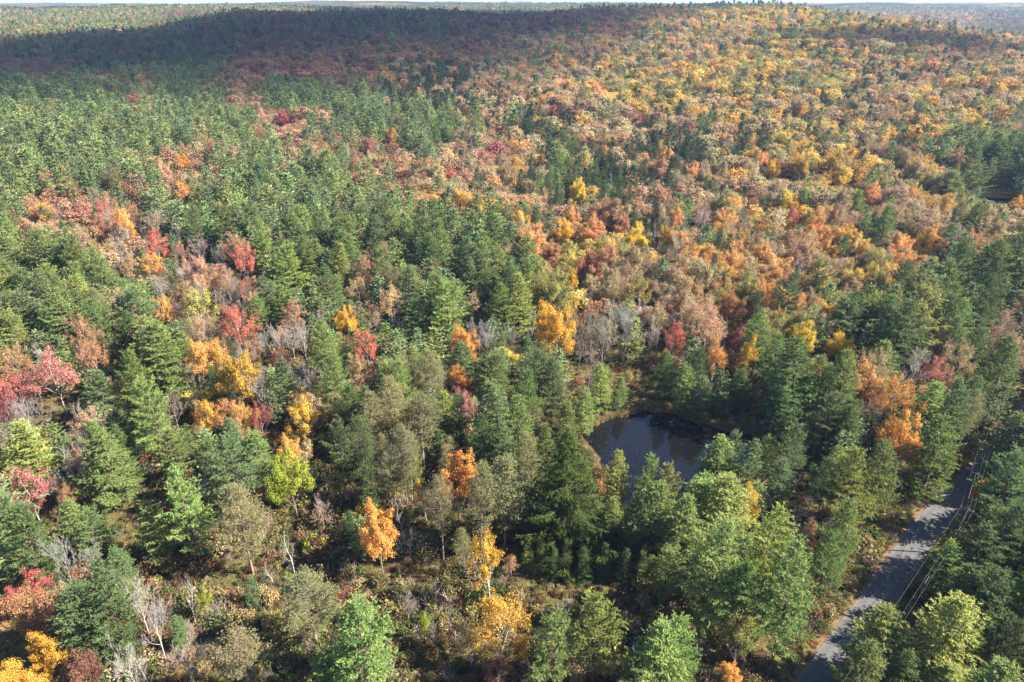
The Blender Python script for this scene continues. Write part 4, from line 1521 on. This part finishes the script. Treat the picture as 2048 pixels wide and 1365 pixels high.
def scatter(name, pts, rot, scl, idx, tint, coll):
    """one object whose points carry instanced shapes"""
    me = bpy.data.meshes.new(name)
    n = len(pts)
    me.vertices.add(n)
    me.vertices.foreach_set("co", np.asarray(pts, np.float32).ravel())
    for an, ty, data, key in (("rot", 'FLOAT_VECTOR', rot, "vector"), ("scl", 'FLOAT_VECTOR', scl, "vector"), ("tint", 'FLOAT_COLOR', tint, "color")):
        a = me.attributes.new(an, ty, 'POINT')
        a.data.foreach_set(key, np.asarray(data, np.float32).ravel())
    a = me.attributes.new("idx", 'INT', 'POINT')
    a.data.foreach_set("value", np.asarray(idx, np.int32))
    o = mesh_obj(name, me)
    ng = bpy.data.node_groups.new(name + "_scatter", 'GeometryNodeTree')
    ng.interface.new_socket("Geometry", in_out='INPUT', socket_type='NodeSocketGeometry')
    ng.interface.new_socket("Geometry", in_out='OUTPUT', socket_type='NodeSocketGeometry')
    gi, go = ng.nodes.new("NodeGroupInput"), ng.nodes.new("NodeGroupOutput")
    ci = ng.nodes.new("GeometryNodeCollectionInfo")
    ci.inputs["Collection"].default_value = coll
    ci.inputs["Separate Children"].default_value = True
    ci.inputs["Reset Children"].default_value = True
    ip = ng.nodes.new("GeometryNodeInstanceOnPoints")
    ip.inputs["Pick Instance"].default_value = True
    def attr(nm, ty):
        q = ng.nodes.new("GeometryNodeInputNamedAttribute")
        q.data_type = ty
        q.inputs["Name"].default_value = nm
        return next(s for s in q.outputs if s.enabled and s.name == "Attribute")
    e2r = ng.nodes.new("FunctionNodeEulerToRotation")
    L = ng.links
    L.new(attr("rot", 'FLOAT_VECTOR'), e2r.inputs[0])
    L.new(gi.outputs[0], ip.inputs["Points"])
    L.new(ci.outputs[0], ip.inputs["Instance"])
    L.new(attr("idx", 'INT'), ip.inputs["Instance Index"])
    L.new(e2r.outputs[0], ip.inputs["Rotation"])
    L.new(attr("scl", 'FLOAT_VECTOR'), ip.inputs["Scale"])
    L.new(ip.outputs[0], go.inputs[0])
    md = o.modifiers.new("scatter", 'NODES')
    md.node_group = ng
    return o


n = len(rest)
pts, rot, scl, idx, tint = np.zeros((n, 3)), np.zeros((n, 3)), np.zeros((n, 3)), np.zeros(n, int), np.ones((n, 4))
for i, t in enumerate(rest):
    p = proto_of(t, rngT)
    nh, nw = NATIVE[p]
    idx[i] = p
    pts[i] = (t['x'], t['y'], t['z'] - 0.2)
    rot[i] = (rngT.normal() * 0.05, rngT.normal() * 0.05, rngT.uniform(0, 6.28))
    big = (1.0 if t['ax'] < 1900 else 1.35) * (1.14 if t['k'] in 'MT' else 1.0)
    scl[i] = (t['w'] / nw * big, t['w'] / nw * big, t['h'] / nh)
    c_ = np.array(COLS[t['col']])
    c_ = c_ * 0.86 + c_.mean() * 0.14
    tint[i, :3] = np.clip(c_ * rngT.uniform(0.84, 1.16) * (1 + rngT.normal(size=3) * 0.05), 0, 0.9)
tag(scatter("forest", pts, rot, scl, idx, tint, far_col), "mixed autumn forest of pines and colouring broadleaf trees covering the hills", kind='stuff')

# ------------------------------------------------------------------ brush: low shrubs, ferns and sedge over the clearings and under the trees
brush_col = bpy.data.collections.new("brush_shapes")
for i in range(4):
    g = bush_geo(1700 + i, r=1.0, n=(330, 380, 280, 350)[i], leaf=0.095, flat=0.85, stalks=10)
    o = bpy.data.objects.new("brush_%02d" % i, build_mesh("brush%d" % i, g['crown'][0], g['crown'][1], MAT['far_leaves'], g['shade']))
    brush_col.objects.link(o)
for i in range(2):      # twiggy leafless bushes
    rng = np.random.default_rng(1750 + i)
    k = 70
    a, e = rng.uniform(0, 6.28, k), rng.uniform(0.5, 1.4, k)
    d = np.stack([np.cos(a) * np.cos(e), np.sin(a) * np.cos(e), np.sin(e)], 1)
    L = rng.uniform(0.7, 1.5, k)[:, None]
    b0 = rng.normal(size=(k, 3)) * np.array([0.2, 0.2, 0])
    s1 = np.concatenate([b0, b0 + d * L * 0.6, np.full((k, 1), 0.02), np.full((k, 1), 0.014)], 1)
    d2 = unit(d + rng.normal(size=(k, 3)) * 0.4)
    s2 = np.concatenate([b0 + d * L * 0.6, b0 + d * L * 0.6 + d2 * L * 0.5, np.full((k, 1), 0.014), np.full((k, 1), 0.006)], 1)
    v, f = tubes(np.concatenate([s1, s2]), 3)
    o = bpy.data.objects.new("brush_%02d" % (4 + i), build_mesh("brush_twigs%d" % i, v, [f], MAT['far_bark']))
    brush_col.objects.link(o)
for i in range(2):      # sedge and grass tussocks
    rng = np.random.default_rng(1760 + i)
    k = 120
    a, e = rng.uniform(0, 6.28, k), rng.uniform(0.5, 1.5, k)
    d = np.stack([np.cos(a) * np.cos(e), np.sin(a) * np.cos(e), np.sin(e)], 1)
    b0 = rng.normal(size=(k, 3)) * np.array([0.35, 0.35, 0])
    v, f = needle_tris(b0, d, 0.9, 0.05, rng)
    sh = np.repeat(rng.random((k, 2)), 3, 0)
    o = bpy.data.objects.new("brush_%02d" % (6 + i), build_mesh("tussock%d" % i, v, [f], MAT['far_leaves'], sh))
    brush_col.objects.link(o)

rngB = np.random.default_rng(31)
bp_ = np.concatenate([grid(60, 160, 1.0, rngB, -44, 50), grid(160, 220, 1.4, rngB, -44, 50), grid(220, 330, 2.4, rngB, -42, 44)])
okb = ~in_poly_v(bp_, cen + (POND - cen) * 1.06)
okb &= road_dist(bp_) > ROAD_W / 2 + 1.6
for px, py in POOL_PX:
    c = gpt(px, py)
    okb &= np.hypot(bp_[:, 0] - c[0], bp_[:, 1] - c[1]) > 2.6
bp_ = bp_[okb]
# patches: density and species vary over the ground
v1, v2, v3 = vnoise(bp_, 9, 1), vnoise(bp_, 5, 2), vnoise(bp_, 16, 3)
keep = rngB.random(len(bp_)) < 0.30 + 0.65 * v1
bp_, v1, v2, v3 = bp_[keep], v1[keep], v2[keep], v3[keep]
n = len(bp_)
BC = np.array([(0.08, 0.10, 0.03), (0.13, 0.12, 0.04), (0.16, 0.125, 0.055), (0.11, 0.068, 0.036), (0.15, 0.13, 0.05), (0.07, 0.09, 0.03), (0.20, 0.155, 0.085), (0.12, 0.068, 0.045), (0.17, 0.16, 0.045), (0.22, 0.13, 0.055)])
ci = np.clip((v2 * 0.65 + v3 * 0.35) * 9 + rngB.normal(size=n) * 1.4, 0, 9).astype(int)
idx = np.where(rngB.random(n) < 0.14, rngB.integers(4, 6, n), np.where(rngB.random(n) < 0.22, rngB.integers(6, 8, n), rngB.integers(0, 4, n)))
sz_ = rngB.uniform(0.5, 1.5, n) * (0.6 + 1.05 * v1) * np.where(rngB.random(n) < 0.06, 1.9, 1.0)
pts = np.c_[bp_, ground(bp_[:, 0], bp_[:, 1]) - 0.08]
rot = np.c_[np.zeros((n, 2)), rngB.uniform(0, 6.28, n)]
scl = np.stack([sz_, sz_, sz_ * rngB.uniform(0.7, 1.3, n)], 1)
tint = np.ones((n, 4))
tint[:, :3] = np.clip(BC[ci] * rngB.uniform(0.75, 1.25, (n, 1)), 0, 0.8)
tw = (idx == 4) | (idx == 5)
tint[tw, :3] = np.array([0.27, 0.22, 0.19]) * rngB.uniform(0.7, 1.3, (tw.sum(), 1))
tag(scatter("undergrowth", pts, rot, scl, idx, tint, brush_col), "brown and olive brush covering the clearings and forest floor", kind='stuff')
print("undergrowth", n)

# roadside grass
k = np.arange(0, len(CENTRE))
t_ = np.gradient(CENTRE, axis=0)
t_ /= np.linalg.norm(t_, axis=1, keepdims=True)
n_ = np.stack([t_[:, 1], -t_[:, 0]], 1)
m_ = 5200
kk = rngB.integers(0, len(CENTRE), m_)
side = np.where(rngB.random(m_) < 0.5, -1, 1)
off = side * (ROAD_W / 2 + 0.75 + np.abs(rngB.normal(size=m_)) * 1.6)
gp = CENTRE[kk] + n_[kk] * off[:, None] + rngB.normal(size=(m_, 2)) * 0.6
gp = gp[(road_dist(gp) > ROAD_W / 2 + 0.5)]
m_ = len(gp)
tint = np.ones((m_, 4))
tint[:, :3] = np.array([(0.10, 0.11, 0.03), (0.20, 0.17, 0.06), (0.26, 0.13, 0.05), (0.15, 0.14, 0.04)])[rngB.integers(0, 4, m_)] * rngB.uniform(0.7, 1.2, (m_, 1))
s_ = rngB.uniform(0.3, 0.65, m_)
tag(scatter("grass", np.c_[gp, ground(gp[:, 0], gp[:, 1]) + 0.05], np.c_[np.zeros((m_, 2)), rngB.uniform(0, 6, m_)], np.stack([s_, s_, s_ * 0.8], 1), rngB.integers(6, 8, m_), tint, brush_col),
    "yellowing roadside grass", kind='stuff')

# reeds round the pond: tan cattails, thick on the far shore
rngR = np.random.default_rng(9)
loop = shore_loop
ln = len(loop)
m_ = 2600
k = rngR.integers(0, ln, m_)
base = loop[k] + (loop[(k + 1) % ln] - loop[k]) * rngR.random((m_, 1))
outw = unit(base - cen)
base = base + outw * (np.abs(rngR.normal(size=(m_, 1))) * 1.3 - 0.1)
far_side = base[:, 1] > cen[1] - 3
keep = far_side | (rngR.random(m_) < 0.35)
base = base[keep]
m_ = len(base)
tint = np.ones((m_, 4))
tint[:, :3] = np.array([(0.30, 0.21, 0.11), (0.22, 0.16, 0.08), (0.18, 0.19, 0.05), (0.34, 0.26, 0.15)])[rngR.integers(0, 4, m_)] * rngR.uniform(0.7, 1.2, (m_, 1))
s_ = rngR.uniform(0.6, 1.1, m_)
tag(scatter("reeds", np.c_[base, np.full(m_, -0.1)], np.c_[np.zeros((m_, 2)), rngR.uniform(0, 6, m_)], np.stack([s_ * 0.7, s_ * 0.7, s_ * rngR.uniform(1.2, 2.0, m_)], 1), rngR.integers(6, 8, m_), tint, brush_col),
    "tan cattails and sedge fringing the pond", kind='stuff')

# fallen leaves drifting on the water
m_ = 620
a = gpt(1215, 890); b = gpt(1290, 836)
q = np.concatenate([a + rngR.normal(size=(70, 2)) * np.array([4.5, 2.2]), b + rngR.normal(size=(80, 2)) * np.array([5, 1.2]), gpt(1265, 925) + rngR.normal(size=(40, 2)) * np.array([3, 8]), cen + rngR.normal(size=(22, 2)) * np.array([14, 9])])
q = q[in_poly_v(q, cen + (POND - cen) * 0.97)]
m_ = len(q)
an = rngR.uniform(0, 6.28, m_)
sz_ = rngR.uniform(0.04, 0.11, m_)
d1 = np.stack([np.cos(an), np.sin(an)], 1) * sz_[:, None]
d2 = np.stack([-np.sin(an), np.cos(an)], 1) * sz_[:, None] * 0.6
z4 = np.full((m_, 1), -0.172)
V = np.stack([np.c_[q - d1, z4], np.c_[q - d2, z4], np.c_[q + d1, z4], np.c_[q + d2, z4]], 1).reshape(-1, 3)
fl = mesh_obj("floating_leaves", build_mesh("floating_leaves", V, [np.arange(4 * m_).reshape(-1, 4)], MAT['leaves'], np.repeat(rngR.random((m_, 2)), 4, 0)))
fl.color = (0.24, 0.13, 0.09, 1)
tag(fl, "fallen leaves drifting on the pond", kind='stuff')

# ------------------------------------------------------------------ utility poles and lines along the road
mats_pole = noise_material("weathered_pole", (0.05, 0.04, 0.033), (0.11, 0.09, 0.075), 4.0)
mats_ins = noise_material("porcelain", (0.5, 0.5, 0.5), (0.65, 0.65, 0.64), 6.0, rough=0.3, spec=0.5)
mats_wire = noise_material("aluminium_wire", (0.15, 0.16, 0.17), (0.21, 0.22, 0.23), 3.0, rough=0.6, spec=0.5)
mats_cable = noise_material("cable_sheath", (0.15, 0.16, 0.16), (0.21, 0.22, 0.22), 3.0, rough=0.5, spec=0.4)


def lathe(profile, sides=12):
    P = np.asarray(profile, float)
    a = np.arange(sides) / sides * 2 * math.pi
    V = np.stack([P[:, 0][:, None] * np.cos(a), P[:, 0][:, None] * np.sin(a), np.repeat(P[:, 1][:, None], sides, 1)], -1).reshape(-1, 3)
    k = len(P)
    i, j = np.meshgrid(np.arange(k - 1), np.arange(sides), indexing='ij')
    j2 = (j + 1) % sides
    return V, np.stack([i * sides + j, i * sides + j2, (i + 1) * sides + j2, (i + 1) * sides + j], -1).reshape(-1, 4)


def box(c, s):
    c, s = np.asarray(c, float), np.asarray(s, float) / 2
    V = np.array([[x, y, z] for x in (-1, 1) for y in (-1, 1) for z in (-1, 1)]) * s + c
    F = np.array([[0, 1, 3, 2], [4, 6, 7, 5], [0, 4, 5, 1], [2, 3, 7, 6], [0, 2, 6, 4], [1, 5, 7, 3]])
    return V, F


POLE_XY = [np.array([44.5, 62.0]), np.array([88.5, 104.4]), np.array([130.0, 157.0])]
PH = 12.3
heads = []
plabels = ["dark wooden utility pole by the road's near end", "dark wooden utility pole on the right side of the road", "utility pole beside the road where it vanishes at the right edge"]
for p, lab in zip(POLE_XY, plabels):
    e = empty("utility_pole", (p[0], p[1], float(ground(*p)) - 0.1), math.atan2(0.69, 0.72) + math.pi / 2)
    v, f = lathe([(0.19, 0), (0.18, 2), (0.15, 8), (0.125, PH), (0.0, PH + 0.02)])
    mesh_obj("shaft", build_mesh("pole_shaft", v, [f], mats_pole, smooth=True), e)
    v, f = box((0, 0.16, PH - 0.45), (2.3, 0.1, 0.13))
    mesh_obj("crossarm", build_mesh("pole_crossarm", v, [f], mats_pole), e)
    pts3 = []
    for ox in (-1.05, -0.35, 1.05):
        v, f = lathe([(0.02, 0), (0.02, 0.08), (0.07, 0.1), (0.05, 0.15), (0.07, 0.18), (0.04, 0.26), (0.0, 0.27)], 8)
        i_ = mesh_obj("insulator", build_mesh("pole_insulator", v, [f], mats_ins, smooth=True), e)
        i_.location = (ox, 0.16, PH - 0.385)
        pts3.append((ox, 0.16, PH - 0.14))
    v, f = lathe([(0.0, 0), (0.2, 0.02), (0.2, 0.75), (0.0, 0.8)], 12)
    if p is POLE_XY[1]:
        tr_ = mesh_obj("bracket", build_mesh("pole_bracket", *[box((0, 0, 0), (0.12, 0.5, 0.16))[0], [box((0, 0, 0), (0.12, 0.5, 0.16))[1]]], mats_pole), e)
        tr_.location = (0, 0.1, 7.6)
    tag(e, lab, 'utility pole', 'utility poles along the road')
    a = e.rotation_euler.z
    W = lambda q: np.array([p[0] + q[0] * math.cos(a) - q[1] * math.sin(a), p[1] + q[0] * math.sin(a) + q[1] * math.cos(a), float(ground(*p)) - 0.1 + q[2]])
    heads.append([W(q) for q in pts3] + [W((0, 0.3, 7.7))])
names = ["left of the three thin wires strung pole to pole", "middle of the three thin wires strung pole to pole", "right of the three thin wires strung pole to pole", "thick low cable strung along the road below the thin wires"]
for w in range(4):
    segs = []
    rad = 0.022 if w == 3 else 0.007
    chain = [heads[0][w], heads[1][w], heads[2][w]]
    last = heads[2][w] + (heads[2][w] - heads[1][w]) * 0.9
    chain.append(last)
    for a, b in zip(chain[:-1], chain[1:]):
        u = np.linspace(0, 1, 25)
        P = a[None] + (b - a)[None] * u[:, None]
        P[:, 2] -= 4 * (1.0 if w < 3 else 1.3) * u * (1 - u)
        for i in range(24):
            segs.append([*P[i], *P[i + 1], rad, rad])
    v, f = tubes(np.array(segs), 6)
    o = mesh_obj("telephone_cable" if w == 3 else "power_line", build_mesh("wire%d" % w, v, [f], mats_cable if w == 3 else mats_wire))
    tag(o, names[w], 'cable' if w == 3 else 'wire', 'lines along the road')

# ------------------------------------------------------------------ fallen logs
logm = noise_material("weathered_log", (0.30, 0.26, 0.22), (0.50, 0.45, 0.39), 2.5)
for (x0, y0, x1, y1, lab) in [(775, 1296, 838, 1268, "bleached fallen trunk pointing at the vivid yellow-green bush at the bottom"), (832, 1250, 880, 1233, "grey fallen log right of the vivid yellow-green bush"),
                              (870, 1185, 905, 1215, "grey fallen tree top lying left of the wide golden maple"), (625, 1092, 668, 1108, "pale fallen limb in the brush right of the white dead tree")]:
    a, b = gpt(x0, y0), gpt(x1, y1)
    A, B = np.array([*a, 0.5]), np.array([*b, 1.1])
    d = B - A
    segs = [[*A, *(A + d * 0.5 + [0, 0, .1]), 0.2, 0.15], [*(A + d * 0.5 + [0, 0, .1]), *B, 0.15, 0.06]]
    for q in np.linspace(0.4, 0.95, 7):
        s0 = A + d * q
        s1 = s0 + unit(np.array([*rngR.normal(size=2), 0.6 + abs(rngR.normal())])) * rngR.uniform(0.8, 2.0)
        segs.append([*s0, *s1, 0.06, 0.015])
    v, f = tubes(np.array(segs), 5)
    tag(mesh_obj("fallen_log", build_mesh("log", v, [f], logm)), lab, 'log', 'fallen logs in the clearing')

# ------------------------------------------------------------------ far white silo on the ridge
sx, sy = on_ground(994, 13, 12)
sx, sy = float(sx), float(sy)
e = empty("silo", (sx, sy, float(ground(sx, sy)) - 1))
silo_m = noise_material("white_concrete", (0.68, 0.66, 0.62), (0.78, 0.76, 0.73), 0.5)
v, f = lathe([(2.6, 0), (2.6, 17)], 20)
mesh_obj("wall", build_mesh("silo_wall", v, [f], silo_m, smooth=True), e)
v, f = lathe([(2.75, 17), (2.2, 18), (1.2, 18.8), (0.0, 19)], 20)
mesh_obj("roof", build_mesh("silo_roof", v, [f], noise_material("silo_dome", (0.5, 0.5, 0.5), (0.6, 0.6, 0.6), 0.5, rough=0.4), smooth=True), e)
tag(e, "tiny white tower on the far ridge near the top centre", 'silo')
print("silo", sx, sy)

# ------------------------------------------------------------------ clouds drifting above the frame; their shade lies on the hills
cloud_m, nt, no, li = new_mat("cloud_vapour")
pv = N(no, "ShaderNodeVolumePrincipled")
pv.inputs["Color"].default_value = (1, 1, 1, 1)
pv.inputs["Density"].default_value = 0.012
out = N(no, "ShaderNodeOutputMaterial")
li.new(pv.outputs[0], out.inputs["Volume"])
import bmesh
bm = bmesh.new()
bmesh.ops.create_icosphere(bm, subdivisions=5, radius=1.0)
SPH_V = np.array([v.co[:] for v in bm.verts]); SPH_F = np.array([[v.index for v in f.verts] for f in bm.faces])
bm.free()


def cloud(gx, gy, rx, ry, alt, seed, thick=170, rz=0.0):
    """a thin cumulus placed so that its shade falls on the ground round (gx, gy)"""
    rng = np.random.default_rng(seed)
    base = float(ground(gx, gy))
    c = np.array([gx, gy, base]) + sun_dir * ((alt - base) / sun_dir[2])
    lob = unit(rng.normal(size=(60, 3)) * np.array([1, 1, 0.7]))
    amp, sharp = rng.uniform(0.06, 0.28, 60), rng.uniform(8, 60, 60)
    f = 0.62 + (amp[None] * np.exp((SPH_V @ lob.T - 1) * sharp[None])).sum(1)
    V = SPH_V * f[:, None]
    V[:, 2] = np.where(V[:, 2] < 0, V[:, 2] * 0.35, V[:, 2])
    V = V * np.array([rx, ry, thick])
    V = np.stack([V[:, 0] * math.cos(rz) - V[:, 1] * math.sin(rz), V[:, 0] * math.sin(rz) + V[:, 1] * math.cos(rz), V[:, 2]], 1)
    o = mesh_obj("cloud", build_mesh("cloud", V, [SPH_F], cloud_m, smooth=True))
    o.location = c
    return tag(o, "thin white cumulus cloud above the frame", kind='stuff')


cloud(-345, 1020, 950, 450, 1500, 1, 190, math.radians(43))
cloud(430, 790, 170, 80, 1500, 3, 110, math.radians(-10))
cloud(-200, 2700, 800, 260, 1500, 4, 190)
cloud(-1700, 2900, 600, 240, 1500, 5, 190)
cloud(1500, 5000, 2300, 800, 1500, 6, 190)
cloud(-2200, 6200, 1500, 500, 1500, 7, 190)

# ------------------------------------------------------------------ haze: the air between here and the far ridges
hm, nt, no, li = new_mat("haze_air")
pv = N(no, "ShaderNodeVolumePrincipled")
pv.inputs["Color"].default_value = (0.34, 0.47, 0.74, 1)
pv.inputs["Density"].default_value = 0.0001
pv.inputs["Anisotropy"].default_value = 0.2
out = N(no, "ShaderNodeOutputMaterial")
li.new(pv.outputs[0], out.inputs["Volume"])
zlo = float(min(GZ.min(), -2)) - 1.0
zhi = float(max(GZ.max() + 40, 150))
v, f = box((0, 0, (zlo + zhi) / 2), (28400, 28400, zhi - zlo))
tag(mesh_obj("haze", build_mesh("haze", v, [f], hm)), "thin blue autumn haze over the far hills", kind='stuff')
